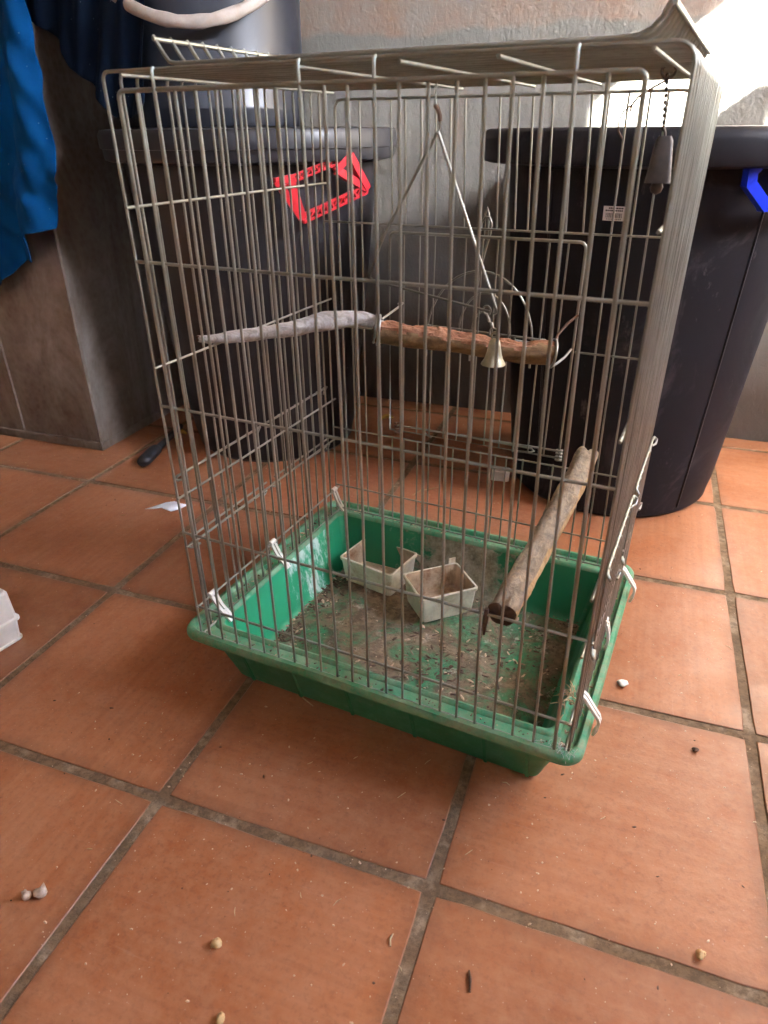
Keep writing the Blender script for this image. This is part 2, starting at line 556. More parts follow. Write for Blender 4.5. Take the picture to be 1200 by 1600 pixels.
M = dict(
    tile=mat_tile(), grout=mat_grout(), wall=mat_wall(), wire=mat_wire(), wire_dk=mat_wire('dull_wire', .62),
    tray=mat_tray(), rim=mat_tray_rim(), tfloor=mat_tray_floor(), tback=mat_tray_back(), tside=mat_tray_side(),
    bin=mat_bin('black_plastic', .22, (.019, .019, .023), .35, .36), bin_dusty=mat_bin('dusty_black_plastic', .42, (.015, .0145, .0175)),
    bucket=mat_bin('blue_black_plastic', .08, (.011, .014, .022), .45, .30),
    red=mat_simple('red_plastic', (.50, .014, .024), .38, var=.15),
    blue=mat_simple('blue_plastic', (.006, .035, .62), .35, var=.15),
    white=mat_simple('white_plastic', (.72, .70, .64), .45, var=.12, scale=30, dirt=(.42, .33, .2), damt=.5),
    cream=mat_simple('stained_cream_plastic', (.62, .58, .44), .5, var=.2, scale=34, dirt=(.30, .20, .09), damt=.65, bump=.2),
    cup_in=mat_simple('grimy_cup_lining', (.50, .38, .25), .75, var=.45, scale=30, dirt=(.17, .07, .022), damt=.95, bump=.4),
    handle=mat_simple('greyed_plastic', (.34, .29, .25), .5, var=.25, scale=35, dirt=(.34, .22, .14), damt=.6),
    cloth=mat_cloth('blue_cotton', (.0008, .036, .125), (.0018, .062, .20)),
    navy=mat_cloth('navy_cotton', (.002, .005, .013), (.003, .009, .022)),
    galv=mat_galv(),
    bark=mat_wood('weathered_bark', [(.25, (.13, .11, .09)), (.5, (.34, .31, .28)), (.75, (.52, .50, .47))], 14, 110, .7, 0, (.62, .58, .5)),
    chewed=mat_wood('chewed_wood', [(.28, (.10, .042, .02)), (.5, (.27, .115, .058)), (.74, (.46, .255, .15))], 30, 150, 1.0, 0, (.13, .07, .035)),
    branch=mat_wood('rough_branch', [(.25, (.10, .075, .05)), (.5, (.26, .20, .14)), (.75, (.46, .36, .235))], 60, 130, 1.0, 1, (.50, .34, .17)),
    brownbark=mat_wood('smooth_brown_bark', [(.28, (.085, .045, .02)), (.5, (.17, .10, .045)), (.74, (.29, .18, .085))], 30, 80, .5, 0),
    barewood=mat_wood('bare_golden_wood', [(.28, (.24, .14, .06)), (.5, (.42, .27, .125)), (.74, (.56, .40, .22))], 110, 18, .6, 1),
    endgrain=mat_simple('dark_end_grain', (.075, .04, .022), .9, var=.5, scale=160, bump=.8),
    brass=mat_simple('dull_brass', (.40, .36, .25), .42, .85, var=.2, scale=70),
    oldbell=mat_simple('tarnished_bell', (.10, .082, .07), .5, .7, var=.4, scale=60),
    rustwire=mat_simple('rusty_wire', (.17, .10, .065), .7, .4, var=.4, scale=120),
    rubber=mat_simple('black_rubber', (.018, .02, .026), .6, var=.3, scale=80),
    paper=mat_simple('white_paper', (.72, .74, .78), .9, var=.06, scale=20),
    ink=mat_simple('black_ink', (.02, .02, .02), .8, var=0, bump=0),
    leaf=mat_simple('yellow_leaf', (.42, .25, .03), .7, var=.3, scale=60),
    stone=mat_simple('pale_pebble', (.60, .47, .37), .85, var=.3, scale=200, bump=.6),
    corn=mat_simple('yellow_kernel', (.60, .40, .19), .6, var=.3, scale=160, bump=.4),
    crumb=mat_simple('pale_crumb', (.60, .44, .30), .9, var=.4, scale=300, bump=0),
    husk=mat_simple('seed_husk', (.26, .19, .13), .9, var=.5, scale=200, bump=0),
    dark=mat_simple('dark_litter', (.085, .045, .028), .9, var=.5, scale=200, bump=0),
    straw=mat_simple('dry_straw', (.52, .38, .22), .8, var=.3, scale=200, bump=0),
    web=mat_simple('cobweb', (.55, .55, .54), .9, var=.1, bump=0),
    plaster=mat_simple('ochre_limewash', (.36, .27, .18), .9, var=.1, scale=10),
    patio=mat_simple('sunlit_paving', (.33, .335, .33), .9, var=.2, scale=4),
)

# ------------------------------------------------------------------ structure: ground, floor, tiles, walls
WY = 1.39          # the back wall's face
mb = MB()
mb.box((-60, -60, -.30), (60, 60, -.10))
tag(mb.build('ground', M['patio']), kind='structure')

TS, JT = 0.33, 0.0115
mb = MB()
N = 60
mb.box((-2.6, -1.7, -.09), (2.6, WY + .02, -.0016))
floor = tag(mb.build('floor', M['grout']), kind='structure')


def tile_mesh(seed, hx, hy):
    """a slab with a worn, slightly wavy arris"""
    q = random.Random(seed)
    K = 10
    def ring(ins, z, jit):
        pts = []
        for (x0, y0), (x1, y1) in zip(((-1, -1), (1, -1), (1, 1), (-1, 1)), ((1, -1), (1, 1), (-1, 1), (-1, -1))):
            for k in range(K):
                f = k / K
                x, y = x0 + (x1 - x0) * f, y0 + (y1 - y0) * f
                w = jit * (mnoise.noise(Vector((x * 3.1 + seed * 7, y * 3.1, seed))) * .8 + q.uniform(-.25, .25))
                cr = .0012 if k == 0 else 0.
                pts.append((x * (hx - ins - w - cr), y * (hy - ins - w - cr), z))
        return pts
    b = MB()
    st = q.getstate()
    rings = []
    for ins, z in ((0., -.012), (0., -.0022), (.0005, -.0007), (.0016, 0.)):
        q.setstate(st)
        rings.append(ring(ins, z, .0012))
    b.loft(rings, cap1=False, mis=[1, 1, 0])
    top = rings[-1]
    b.add(top + [(0, 0, 0)], [(i, (i + 1) % len(top), len(top)) for i in range(len(top))])
    return b


TM = []
for sdx in range(6):
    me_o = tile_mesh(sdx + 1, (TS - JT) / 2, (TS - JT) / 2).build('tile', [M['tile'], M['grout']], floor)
    TM.append(me_o.data)
    bpy.data.objects.remove(me_o)
y_last = 4 * TS + JT / 2
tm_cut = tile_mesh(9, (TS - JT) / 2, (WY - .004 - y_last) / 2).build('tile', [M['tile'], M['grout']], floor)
TM_CUT = tm_cut.data
bpy.data.objects.remove(tm_cut)
for i in range(-6, 6):
    for j in range(-3, 5):
        last = j == 4
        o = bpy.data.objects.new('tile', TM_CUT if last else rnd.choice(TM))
        o.location = ((i + .5) * TS, (y_last + (WY - .004 - y_last) / 2) if last else (j + .5) * TS, rnd.uniform(-.0006, .0004))
        o.rotation_euler = (rnd.uniform(-.0012, .0012), rnd.uniform(-.0012, .0012), (0 if last else rnd.randrange(4) * math.pi / 2) + rnd.uniform(-.002, .002))
        o.parent = floor
        COL.objects.link(o)

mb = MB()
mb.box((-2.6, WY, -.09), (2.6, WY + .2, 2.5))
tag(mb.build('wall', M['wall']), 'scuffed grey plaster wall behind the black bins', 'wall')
mb = MB()
mb.box((-2.8, -1.76, 2.50), (2.64, WY + .2, 2.6))
tag(mb.build('ceiling', M['plaster']), kind='structure')
mb = MB()
mb.box((-2.8, -1.76, -.09), (-2.6, WY + .2, 2.50))
tag(mb.build('side_wall', M['plaster']), kind='structure')
# the unseen wall behind the camera, with a long slot added for fill light
TX0, TX1, TZ0, TZ1 = .5, 1.5, 1.90, 2.02
RY = -1.7
mb = MB()
mb.box((-2.6, RY - .04, -.09), (2.6, RY, TZ0))
mb.box((-2.6, RY - .04, TZ1), (2.6, RY, 2.50))
mb.box((-2.6, RY - .04, TZ0), (TX0, RY, TZ1))
mb.box((TX1, RY - .04, TZ0), (2.6, RY, TZ1))
tag(mb.build('rear_wall', M['plaster']), kind='structure')
# the outer wall with its high window, from which nearly all the light comes; a block added in its lower corner shapes the sun patch
RX, RT = 2.6, 2.64
WY0, WY1, WZ0, WZ1 = -.02, 1.10, 1.72, 2.44
mb = MB()
mb.box((RX, RY, -.09), (RT, WY0, 2.50))
mb.box((RX, WY1, -.09), (RT, WY, 2.50))
mb.box((RX, WY0, -.09), (RT, WY1, WZ0))
mb.box((RX, WY0, WZ1), (RT, WY1, 2.50))
mb.box((RX, WY0, WZ0), (RT, .194, 2.22))
tag(mb.build('window_wall', M['plaster']), kind='structure')

# ------------------------------------------------------------------ black bins
def round_bin(cx_, cy_, rb, rt_, zr, rim_out, mat, label, group, lid):
    e = empty('plastic_bin', (cx_, cy_, 0))
    tag(e, label, 'bin', group)
    b = MB()
    out, steps = [], 24
    out += [(0.001, .012), (rb - .03, .012), (rb - .022, 0.), (rb - .008, .0015), (rb - .001, .009), (rb, .02)]
    for k in range(1, steps + 1):
        z = .02 + (zr - .02) * k / steps
        out.append((rb + (rt_ - rb) * (z / zr) ** .92, z))
    b.lathe(out, 96)
    inner = [(rt_, zr), (rt_ - .004, zr + .03), (rt_ - .006, zr), (rb - .004, .03), (0.001, .028)]
    b.lathe(inner, 96)
    o = b.build('body', mat, e)
    autosmooth(o, 35)
    b = MB()
    zt = zr + .052
    b.lathe([(rt_ - .001, zr - .004), (rt_ + .012, zr - .002), (rim_out - .012, zr - .001), (rim_out - .002, zr + .002), (rim_out, zr + .008),
             (rim_out + .001, zr + .036), (rim_out - .003, zt - .005), (rim_out - .010, zt), (rt_ + .008, zt + .001), (rt_, zt - .003), (rt_ - .004, zr)], 96)
    o = b.build('rim', mat, e)
    autosmooth(o, 35)
    if lid:
        b = MB()
        ro = rim_out
        b.lathe([(ro + .0015, zr + .022), (ro + .005, zr + .023), (ro + .006, zr + .046), (ro + .001, zt + .003), (ro - .012, zt + .005),
                 (ro - .03, zt + .004), (ro - .036, zt - .001), (.12, zt), (0.001, zt + .001)], 96)
        o = b.build('lid', mat, e)
        autosmooth(o, 35)
    return e


def on_bin(ang, r, z, c):
    """a point in the bin's own coordinates"""
    a = R(ang)
    return Vector((r * math.cos(a), r * math.sin(a), z))


BR_, BL_ = (.43, 1.066), (-.391, 1.053)
bin_r = round_bin(BR_[0], BR_[1], .208, .264, .634, .316, M['bin_dusty'], 'dusty open black plastic bin with a blue handle and a white barcode label', 'black plastic bins', False)
bin_l = round_bin(BL_[0], BL_[1], .195, .268, .634, .303, M['bin'], 'lidded black plastic bin with a red handle and a bucket on its lid', 'black plastic bins', True)

# mould seams on the bodies
def seam(parent, ang0, ang1, rb, rt_, zr, mat):
    b = MB()
    pts = []
    for k in range(22):
        z = .02 + (zr - .03) * k / 21
        a = ang0 + (ang1 - ang0) * k / 21
        pts.append(on_bin(a, rb + (rt_ - rb) * (z / zr) ** .92 + .0004, z, None))
    b.tube(pts, .0022, 6)
    b.build('mould_seam', mat, parent)
seam(bin_r, -46.5, -49.5, .208, .264, .634, M['bin'])
seam(bin_r, -128, -127, .208, .264, .634, M['bin'])
seam(bin_l, -75, -74, .195, .268, .634, M['bin'])

# red handle: an openwork bail hanging tilted under the rim
def W2(p, c):
    return Vector((p[0] - c[0], p[1] - c[1], p[2]))
hb = MB()
A, B_ = W2((-.213, .812, .606), BL_), W2((-.118, .928, .645), BL_)
C_, D_ = W2((-.178, .838, .541), BL_), W2((-.099, .968, .585), BL_)
def flatbar(b, p, q, w, th, up_, n=1):
    p, q = Vector(p), Vector(q)
    d = (q - p).normalized()
    s_ = d.cross(Vector(up_)).normalized()
    u = s_.cross(d).normalized()
    vs = []
    for e_ in (p, q):
        for a, c in ((-1, -1), (1, -1), (1, 1), (-1, 1)):
            vs.append(e_ + u * (w * .5 * a) + s_ * (th * .5 * c))
    b.add(vs, [(3, 2, 1, 0), (4, 5, 6, 7), (0, 1, 5, 4), (1, 2, 6, 5), (2, 3, 7, 6), (3, 0, 4, 7)], 0, False)
def lattice(b, p, q, w, th, up_, n):
    p, q = Vector(p), Vector(q)
    d = (q - p)
    dn = d.normalized()
    s_ = dn.cross(Vector(up_)).normalized()
    u = s_.cross(dn).normalized()
    for sg in (-1, 1):
        flatbar(b, p + u * sg * w * .42, q + u * sg * w * .42, w * .22, th, up_)
    for k in range(n + 1):
        x = p + d * (k / n)
        flatbar(b, x - u * w * .4, x + u * w * .4, w * .20, th * .8, dn)
    for k in range(n):
        x0, x1 = p + d * (k / n), p + d * ((k + 1) / n)
        flatbar(b, x0 - u * w * .36, x1 + u * w * .36, w * .16, th * .6, up_)
lattice(hb, C_, D_, .017, .007, (0, 0, 1), 11)
hb.build('handle_grip', M['red'], bin_l)
hb = MB()
lattice(hb, A + Vector((.006, .010, -.004)), B_ + Vector((-.004, -.006, -.003)), .013, .006, (0, 0, 1), 11)
hb.build('handle_bar', M['red'], bin_l)
for P0, P1, sg in ((A, C_, 1), (B_, D_, -1)):
    hb = MB()
    d_in = (B_ - A).normalized() * sg
    mid = P0 + d_in * .028 + Vector((0, 0, -.004 if sg > 0 else -.018))
    nrm_out = Vector((P0.x, P0.y, 0)).normalized()
    flatbar(hb, P0, P1, .015, .014, nrm_out)
    flatbar(hb, mid, P1, .012, .014, nrm_out)
    flatbar(hb, P0 + d_in * -.004, mid + d_in * .004, .012, .012, (0, 0, 1))
    hb.build('handle_arm', M['red'], bin_l)
# blue handle of the other bin, mostly outside the picture
hb = MB()
bp = [W2(p, BR_) for p in ((.590, .822, .662), (.562, .806, .628), (.563, .806, .612), (.592, .826, .582), (.66, .868, .585), (.695, .905, .62), (.68, .90, .655))]
for k in range(len(bp) - 1):
    nrm_out = Vector((bp[k].x, bp[k].y, 0)).normalized()
    d = (bp[k + 1] - bp[k]).normalized()
    flatbar(hb, bp[k] - d * .004, bp[k + 1] + d * .004, .016, .014 + .0007 * k, nrm_out)
hb.build('handle', M['blue'], bin_r)
# price label with a bar code
def curved_plate(a0, a1, z0, z1, dr, c_r, n=6):
    b = MB()
    rows = []
    for z in (z0, z1):
        rr = .208 + (.264 - .208) * (z / .634) ** .92 + dr
        rows.append([on_bin(a0 + (a1 - a0) * k / n, rr, z, None) for k in range(n + 1)])
    b.loft(rows, closed=False)
    return b
lab = curved_plate(-105.0, -97.0, .556, .5775, .0006, 0).build('label', M['white'], bin_r)
ink = MB()
q = random.Random(4)
def ink_strip(a0, a1, z0, z1):
    p = curved_plate(a0, a1, z0, z1, .0011, 0, 2)
    ink.add(p.v, p.f)
a = -104.0
while a < -98.2:
    w = q.choice((.10, .16, .26))
    ink_strip(a, a + w, .5605, .5675)
    a += w + q.choice((.10, .16, .22))
for z0, words_ in ((.5735, 7), (.5700, 9)):
    a = -104.2 + (1.1 if words_ == 7 else 0)
    for k in range(words_):
        w = q.uniform(.35, .75)
        if a + w > -98: break
        ink_strip(a, a + w, z0, z0 + .0021)
        a += w + .16
for k in range(9):
    ink_strip(-103.7 + k * .6, -103.4 + k * .6, .5578, .5592)
tag(ink.build('print', M['ink'], lab), kind='stuff')

# the bucket on the lid
BK = (-.453, 1.018)
bk = empty('bucket', (BK[0], BK[1], .6915))
tag(bk, 'tall blue-black bucket with a grey bail standing on the lidded bin', 'bucket')
b = MB()
b.lathe([(.001, .004), (.165, .004), (.172, 0.), (.183, .002), (.186, .008), (.188, .03), (.1885, .034), (.1865, .038), (.188, .2), (.1925, .34), (.199, .345), (.199, .36),
         (.190, .362), (.186, .33), (.182, .04), (.001, .03)], 80)
autosmooth(b.build('body', M['bucket'], bk), 35)
b = MB()
pts, rr_ = [], []
for k in range(41):
    ph = R(-100 + 200 * k / 40)
    an = R(-65) + ph
    z = .158 + (1 - math.cos(ph)) * .235
    rad = .222
    pts.append((rad * math.cos(an), rad * math.sin(an), z))
# a flattened band section
rings = []
for k, p in enumerate(pts):
    p = Vector(p)
    t_ = (Vector(pts[min(k + 1, 40)]) - Vector(pts[max(k - 1, 0)])).normalized()
    o_ = Vector((p.x, p.y, 0)).normalized()
    s_ = t_.cross(o_).normalized()
    grip = 1.0 + .10 * (math.sin(k * 2.2) if 15 < k < 26 else 0)
    rings.append([p + o_ * (.0055 * math.cos(w)) + s_ * (.0105 * grip * math.sin(w)) for w in [2 * math.pi * i / 12 for i in range(12)]])
b.loft(rings, cap0=True, cap1=True)
b.build('bail_handle', M['handle'], bk)

# ------------------------------------------------------------------ galvanised metal box with clothes
gb = empty('metal_box', (-1.05, 1.06, 0))
tag(gb, 'large weathered galvanised metal box with clothes hung over it', 'box')
X0, X1, Y0, Y1, ZT = -1.62, -.748, .813, 1.375, .93
ox, oy = -1.05, 1.06
def sheet_panel(name, pts_fn, nu, nv):
    b = MB()
    rows = [[pts_fn(i / nu, j / nv) for i in range(nu + 1)] for j in range(nv + 1)]
    b.loft(rows, closed=False)
    return b.build(name, M['galv'], gb)
def dent(x, z, s_):
    return mnoise.noise(Vector((x * 4 + s_, z * 3, s_))) * .0035 + mnoise.noise(Vector((x * 13, z * 9 + s_, 2))) * .0010
# walls (front faces towards the camera)
sheet_panel('front_panel', lambda u, v: (X0 + (X1 - X0) * u - ox, Y0 - oy + dent(u, v, 1.) * math.sin(math.pi * u) ** .3 * (1 if 0 < u < 1 else 0), ZT * v), 30, 24)
sheet_panel('end_panel', lambda u, v: (X1 - ox + dent(u, v, 5.) * (1 if 0 < u < 1 else 0), Y0 + (Y1 - Y0) * u - oy, ZT * v), 20, 24)
b = MB(); b.box((X0 - ox, Y0 - oy + .004, ZT - .004), (X1 - ox - .004, Y1 - oy, ZT + .006)); b.build('lid', M['galv'], gb)
b = MB(); b.box((X0 - ox, Y1 - .01 - oy, 0), (X1 - .01 - ox, Y1 - oy, ZT - .006)); b.build('back_panel', M['galv'], gb)
b = MB(); b.tube([(X1 - ox, Y0 - oy, .0), (X1 - ox + .0005, Y0 - oy, ZT * .5), (X1 - ox, Y0 - oy, ZT)], .0045, 10); b.build('corner_seam', M['galv'], gb)
b = MB()
b.box((X0 - ox, Y0 - oy - .006, 0), (X1 - ox + .006, Y0 - oy - .0005, .022), bev=.002)
b.build('base_flange', M['galv'], gb)
b = MB()
b.box((X1 - ox + .0005, Y0 - oy, 0), (X1 - ox + .006, Y1 - oy, .021), bev=.002)
b.build('base_flange', M['galv'], gb)
b = MB()
b.box((-.989 - ox, Y0 - oy - .0045, .022), (-.983 - ox, Y0 - oy + .001, ZT), bev=.001)
b.build('standing_seam', M['galv'], gb)
b = MB()
b.box((-1.30 - ox, Y0 - oy - .0045, .022), (-1.294 - ox, Y0 - oy + .001, ZT), bev=.001)
b.build('standing_seam', M['galv'], gb)


def pip(x, z, poly):
    c, n = False, len(poly)
    for i in range(n):
        x0, z0 = poly[i]; x1, z1 = poly[i - 1]
        if (z0 > z) != (z1 > z) and x < (x1 - x0) * (z - z0) / (z1 - z0) + x0:
            c = not c
    return c


def cloth(name, poly, depth, mat, step=.008, thick=.0025):
    """a hanging cloth: a fine net inside an outline, its border drawn onto the outline, folded by depth(x, z)"""
    xs = [p[0] for p in poly]; zs = [p[1] for p in poly]
    nx = int((max(xs) - min(xs)) / step) + 3
    nz = int((max(zs) - min(zs)) / step) + 3
    x0, z0 = min(xs) - step, min(zs) - step
    ins = {}
    for i in range(nx):
        for j in range(nz):
            cxx, czz = x0 + (i + .5) * step, z0 + (j + .5) * step
            if pip(cxx, czz, poly):
                ins[(i, j)] = 1
    vid, V, F = {}, [], []
    def near(px, pz):
        best, bp_ = 1e9, None
        for k in range(len(poly)):
            ax, az = poly[k]; bx_, bz = poly[k - 1]
            dx, dz = bx_ - ax, bz - az
            t = max(0, min(1, ((px - ax) * dx + (pz - az) * dz) / (dx * dx + dz * dz + 1e-12)))
            qx, qz = ax + dx * t, az + dz * t
            dd = (qx - px) ** 2 + (qz - pz) ** 2
            if dd < best: best, bp_ = dd, (qx, qz)
        return bp_
    def vert(i, j):
        if (i, j) in vid: return vid[(i, j)]
        x, z = x0 + i * step, z0 + j * step
        full = all((i + a, j + c) in ins for a in (-1, 0) for c in (-1, 0))
        if not full: x, z = near(x, z)
        V.append((x, depth(x, z), z))
        vid[(i, j)] = len(V) - 1
        return vid[(i, j)]
    for (i, j) in ins:
        F.append((vert(i, j), vert(i + 1, j), vert(i + 1, j + 1), vert(i, j + 1)))
    b = MB(); b.add(V, F)
    o = b.build(name, mat)
    so = o.modifiers.new('thickness', 'SOLIDIFY'); so.thickness = thick; so.offset = 1
    sb = o.modifiers.new('smooth', 'SUBSURF'); sb.levels = 1; sb.render_levels = 1
    return o


def fold(x, z, fr, ph, slope=0.0):
    return math.sin((x + slope * z) * fr + ph)


poly_blue = [(-1.25, .96), (-.62, .96), (-.646, .89), (-.648, .80), (-.652, .74), (-.648, .68), (-.652, .62), (-.676, .56), (-.692, .516), (-.72, .510), (-.753, .505),
             (-.757, .478), (-.748, .455), (-.775, .446), (-.80, .452), (-.83, .425), (-.87, .40), (-.905, .384), (-.915, .355), (-.96, .345), (-1.02, .40), (-1.10, .38), (-1.25, .42)]
def d_blue(x, z):
    k = min(1, max(0, (.95 - z) / .5))
    f = .008 * fold(x, z, 48, .4, .35) + .003 * fold(x, z, 120, 2.2, .5) + .010 * mnoise.noise(Vector((x * 9, z * 6, 3)))
    f2 = -.030 * math.exp(-((x + .725 - .16 * (z - .55)) / .035) ** 2) + .020 * math.exp(-((x + .79 - .20 * (z - .55)) / .020) ** 2)
    crz = 1 - abs(mnoise.noise(Vector((x * 16 + z * 9, z * 5, 11))))
    return .777 + .8 * (f + f2) - .010 * crz ** 4 - .0035 * (1 - abs(mnoise.noise(Vector((x * 40 - z * 22, z * 16, 4))))) ** 3 * (.25 + k) - .012 * k
tag(cloth('blue_cloth', poly_blue, d_blue, M['cloth']), 'bright blue work garment draped down the front of the metal box', 'garment')
poly_navy = [(-.70, .97), (-.430, .97), (-.436, .885), (-.440, .86), (-.452, .80), (-.458, .74), (-.47, .715), (-.52, .705), (-.545, .712), (-.557, .732), (-.582, .766), (-.618, .79), (-.628, .825), (-.655, .85), (-.70, .87)]
def d_navy(x, z):
    return .803 + .007 * fold(x, z, 70, .2, -.5) + .006 * fold(x, z, 140, 1.0, -.3) + .006 * mnoise.noise(Vector((x * 8, z * 7, 8)))
tag(cloth('navy_cloth', poly_navy, d_navy, M['navy']), 'dark navy garment hanging between the metal box and the bucket', 'garment')
#@@CAGE
# ------------------------------------------------------------------ the bird cage
CO, CA = (-0.04509, 0.18147), -0.10177
CW, CD = 0.48856, 0.37625
LU, LV = 0.00912, -0.01631           # the wire body leans a hair
cage = empty('bird_cage', (CO[0], CO[1], 0), CA)
tag(cage, 'tall wire bird cage standing on a soiled green plastic tray', 'bird cage')


def L(u, v, z):
    return Vector((u + LU * z, v + LV * z, z))


def wob(pts, amp, seed):
    out = []
    for i, p in enumerate(pts):
        n = mnoise.noise_vector(Vector((p.x * 6 + seed * 3.7, p.y * 6, p.z * 6)))
        out.append(p + Vector((n.x, n.y, n.z * .3)) * amp)
    return out


def seg(p, q, n):
    return [p.lerp(q, i / n) for i in range(n + 1)]


def wire(name, pts, r, parent, mat='wire', closed=False, n=8, amp=.0007, seed=None):
    b = MB()
    seed = seed if seed is not None else rnd.uniform(0, 50)
    b.tube(wob(pts, amp, seed), r, n, closed)
    return b.build(name, M[mat], parent)


RV, RH = .00150, .00150
# hoops: up one side, over the roof, down the other
for i in range(19):
    v = CD * i / 18
    a, al = .012, .0065
    pts = seg(L(0, v, .0975), L(0, v, .731 - al), 14)
    pts += [L(al - al * math.cos(R(t)), v, .731 - al + al * math.sin(R(t))) for t in (22, 45, 68)]
    pts += seg(L(al, v, .731), L(CW - a, v, .731), 12)
    pts += [L(CW - a + a * math.sin(R(t)), v, .731 - a + a * math.cos(R(t))) for t in (22, 45, 68)]
    pts += seg(L(CW, v, .731 - a), L(CW, v, .0975), 14)
    wire('hoop_wire', pts, RV, cage)
# rails along the depth, inside the hoops
for z in (.621, .463, .304, .236, .143, .0985):
    for u in (.0034, CW - .0034):
        wire('side_rail', seg(L(u, -.004, z), L(u, CD + .004, z), 8), RH, cage)
for u in (.022, .200, .288, .362, .463):
    wire('roof_rail', seg(L(u, -.002, .7277), L(u, CD + .002, .7277), 8), RH, cage)

# front panel: an arched frame with uprights and four rails
fr = [.081, .126, .170, .215, .258, .305, .344, .384, .430, .475, .517, .564, .607, .654, .701, .744, .788, .834, .877, .923]
def splay(ub, z):
    t = (z - .0975) / (.716 - .0975)
    ut = .018 + (ub - .018) * (.443 / .456)
    return ub + (ut - ub) * t
def panel_frame(name, v, z0, zt, uL, uR, rad, r):
    pts = seg(L(uL, v, z0), L(splay(uL, zt), v, zt - rad), 12)
    ul, ur = splay(uL, zt), splay(uR, zt)
    pts += [L(ul + rad - rad * math.cos(R(t)), v, zt - rad + rad * math.sin(R(t))) for t in (22, 45, 68)]
    pts += seg(L(ul + rad, v, zt), L(ur - rad, v, zt), 14)
    pts += [L(ur - rad + rad * math.sin(R(t)), v, zt - rad + rad * math.cos(R(t))) for t in (22, 45, 68)]
    pts += seg(L(ur, v, zt - rad), L(uR, v, z0), 12)
    return wire(name, pts, r, cage)
front = panel_frame('front_panel', -.0040, .0975, .716, .018, .474, .0055, .0020)
for i, f in enumerate(fr):
    ub = f * CW
    hook = i in (1, 8, 11, 18)
    zt = .7300 if hook else .716
    pts = seg(L(ub, -.0040, .0975), L(splay(ub, zt), -.0040, zt), 14)
    if hook:
        pts += [L(splay(ub, zt), -.0030, .7312), L(splay(ub, zt), -.0012, .7318)]
    wire('bar', pts, RV * 1.03, front, amp=.0016)
for z in (.5719, .4195, .255, .143, .0990):
    wire('rail', seg(L(.001, -.0008, z), L(CW - .001, -.0008, z), 16), RH * 1.1, front)

# back panel and its door
BV = CD + .0036
back = panel_frame('back_panel', BV, .104, .720, .022, .474, .010, .0018)
D0, D1 = .100, .370
for i, f in enumerate(fr):
    ub = f * CW + rnd.uniform(-.002, .002)
    if D0 - .006 < ub < D1 + .008:
        wire('bar', seg(L(ub, BV, .572), L(splay(ub, .720), BV, .720), 6), RV * .9, back)
        wire('bar', seg(L(ub, BV, .104), L(ub, BV, .256), 6), RV * .9, back)
    else:
        wire('bar', seg(L(ub, BV, .104), L(splay(ub, .720), BV, .720), 14), RV * .9, back)
for z, ua, ub in ((.5717, .001, CW), (.425, .001, D0 - .004), (.425, D1 + .004, CW), (.2556, .001, CW), (.149, .001, CW), (.1045, .001, CW)):
    wire('rail', seg(L(ua, BV - .0034, z), L(ub, BV - .0034, z), 12), RH * .95, back)
dv = BV + .0035
rad = .008
z0, z1 = .266, .561
pts = [L(D0 + rad - rad * math.cos(R(t)), dv, z1 - rad + rad * math.sin(R(t))) for t in (0, 30, 60, 90)]
pts += [L(D1 - rad + rad * math.sin(R(t)), dv, z1 - rad + rad * math.cos(R(t))) for t in (0, 30, 60, 90)]
pts += [L(D1, dv, z0), L(D0, dv, z0)]
door = wire('door', pts, .0021, cage, closed=True, amp=.0004)
for k in range(1, 12):
    u = D0 + (D1 - D0) * k / 12 + rnd.uniform(-.001, .001)
    wire('bar', seg(L(u, dv, z0), L(u, dv, z1), 10), RV * .85, door)
wire('rail', seg(L(.158, dv + .003, .437), L(.320, dv + .003, .434), 8) + [L(.331, dv + .003, .434), L(.333, dv + .003, .431), L(.329, dv + .003, .428), L(.290, dv + .003, .429), L(.288, dv + .003, .433)], .0015, door)
wire('hook', [L(.158, dv + .003, .437), L(.157, dv + .003, .433), L(.180, dv + .003, .432), L(.187, dv + .003, .424)], .0014, door)
def arch(u0, u1, zb, zt, vv, n=18):
    h = zt - zb
    c = (u0 + u1) / 2
    w = (u1 - u0) / 2
    hs = max(h - w, .001)
    p = [L(u0, vv, zb), L(u0, vv, zb + hs * .6)]
    p += [L(c - w * math.cos(math.pi * k / n), vv, zb + hs * .6 + (h - hs * .6) * math.sin(math.pi * k / n)) for k in range(n + 1)]
    return p + [L(u1, vv, zb)]
wire('feeder_arch', arch(.157, .313, .392, .517, dv + .006, 20), .0016, door)
wire('feeder_arch', arch(.206, .281, .405, .489, dv + .005), .0015, door)
wire('feeder_arch', arch(.225, .256, .392, .463, dv + .005), .0014, door)
wire('latch', [L(.228, dv + .002, .478), L(.234, dv + .003, .525), L(.2435, dv + .004, .565), L(.2445, dv + .004, .578), L(.241, dv + .004, .585), L(.236, dv + .004, .585),
               L(.231, dv + .004, .578), L(.231, dv + .004, .568)], .0017, door, amp=.0002)
wire('latch', [L(.2345, dv + .006, .556), L(.2345, dv + .006, .588), L(.237, dv + .006, .596), L(.2395, dv + .006, .588), L(.2395, dv + .006, .560)], .0015, door, amp=.0002)
wire('hinge_rod', seg(L(.112, dv + .002, .274), L(.372, dv + .002, .276), 8), .0016, door)
wire('hinge_rod', [L(.170, dv + .004, .262), L(.160, dv + .004, .266), L(.157, dv + .004, .270), L(.161, dv + .004, .2735)] + seg(L(.170, dv + .004, .2735), L(.318, dv + .004, .2725), 6) +
     [L(.329, dv + .004, .272), L(.333, dv + .004, .269), L(.327, dv + .004, .2655), L(.300, dv + .004, .263)], .0016, door)
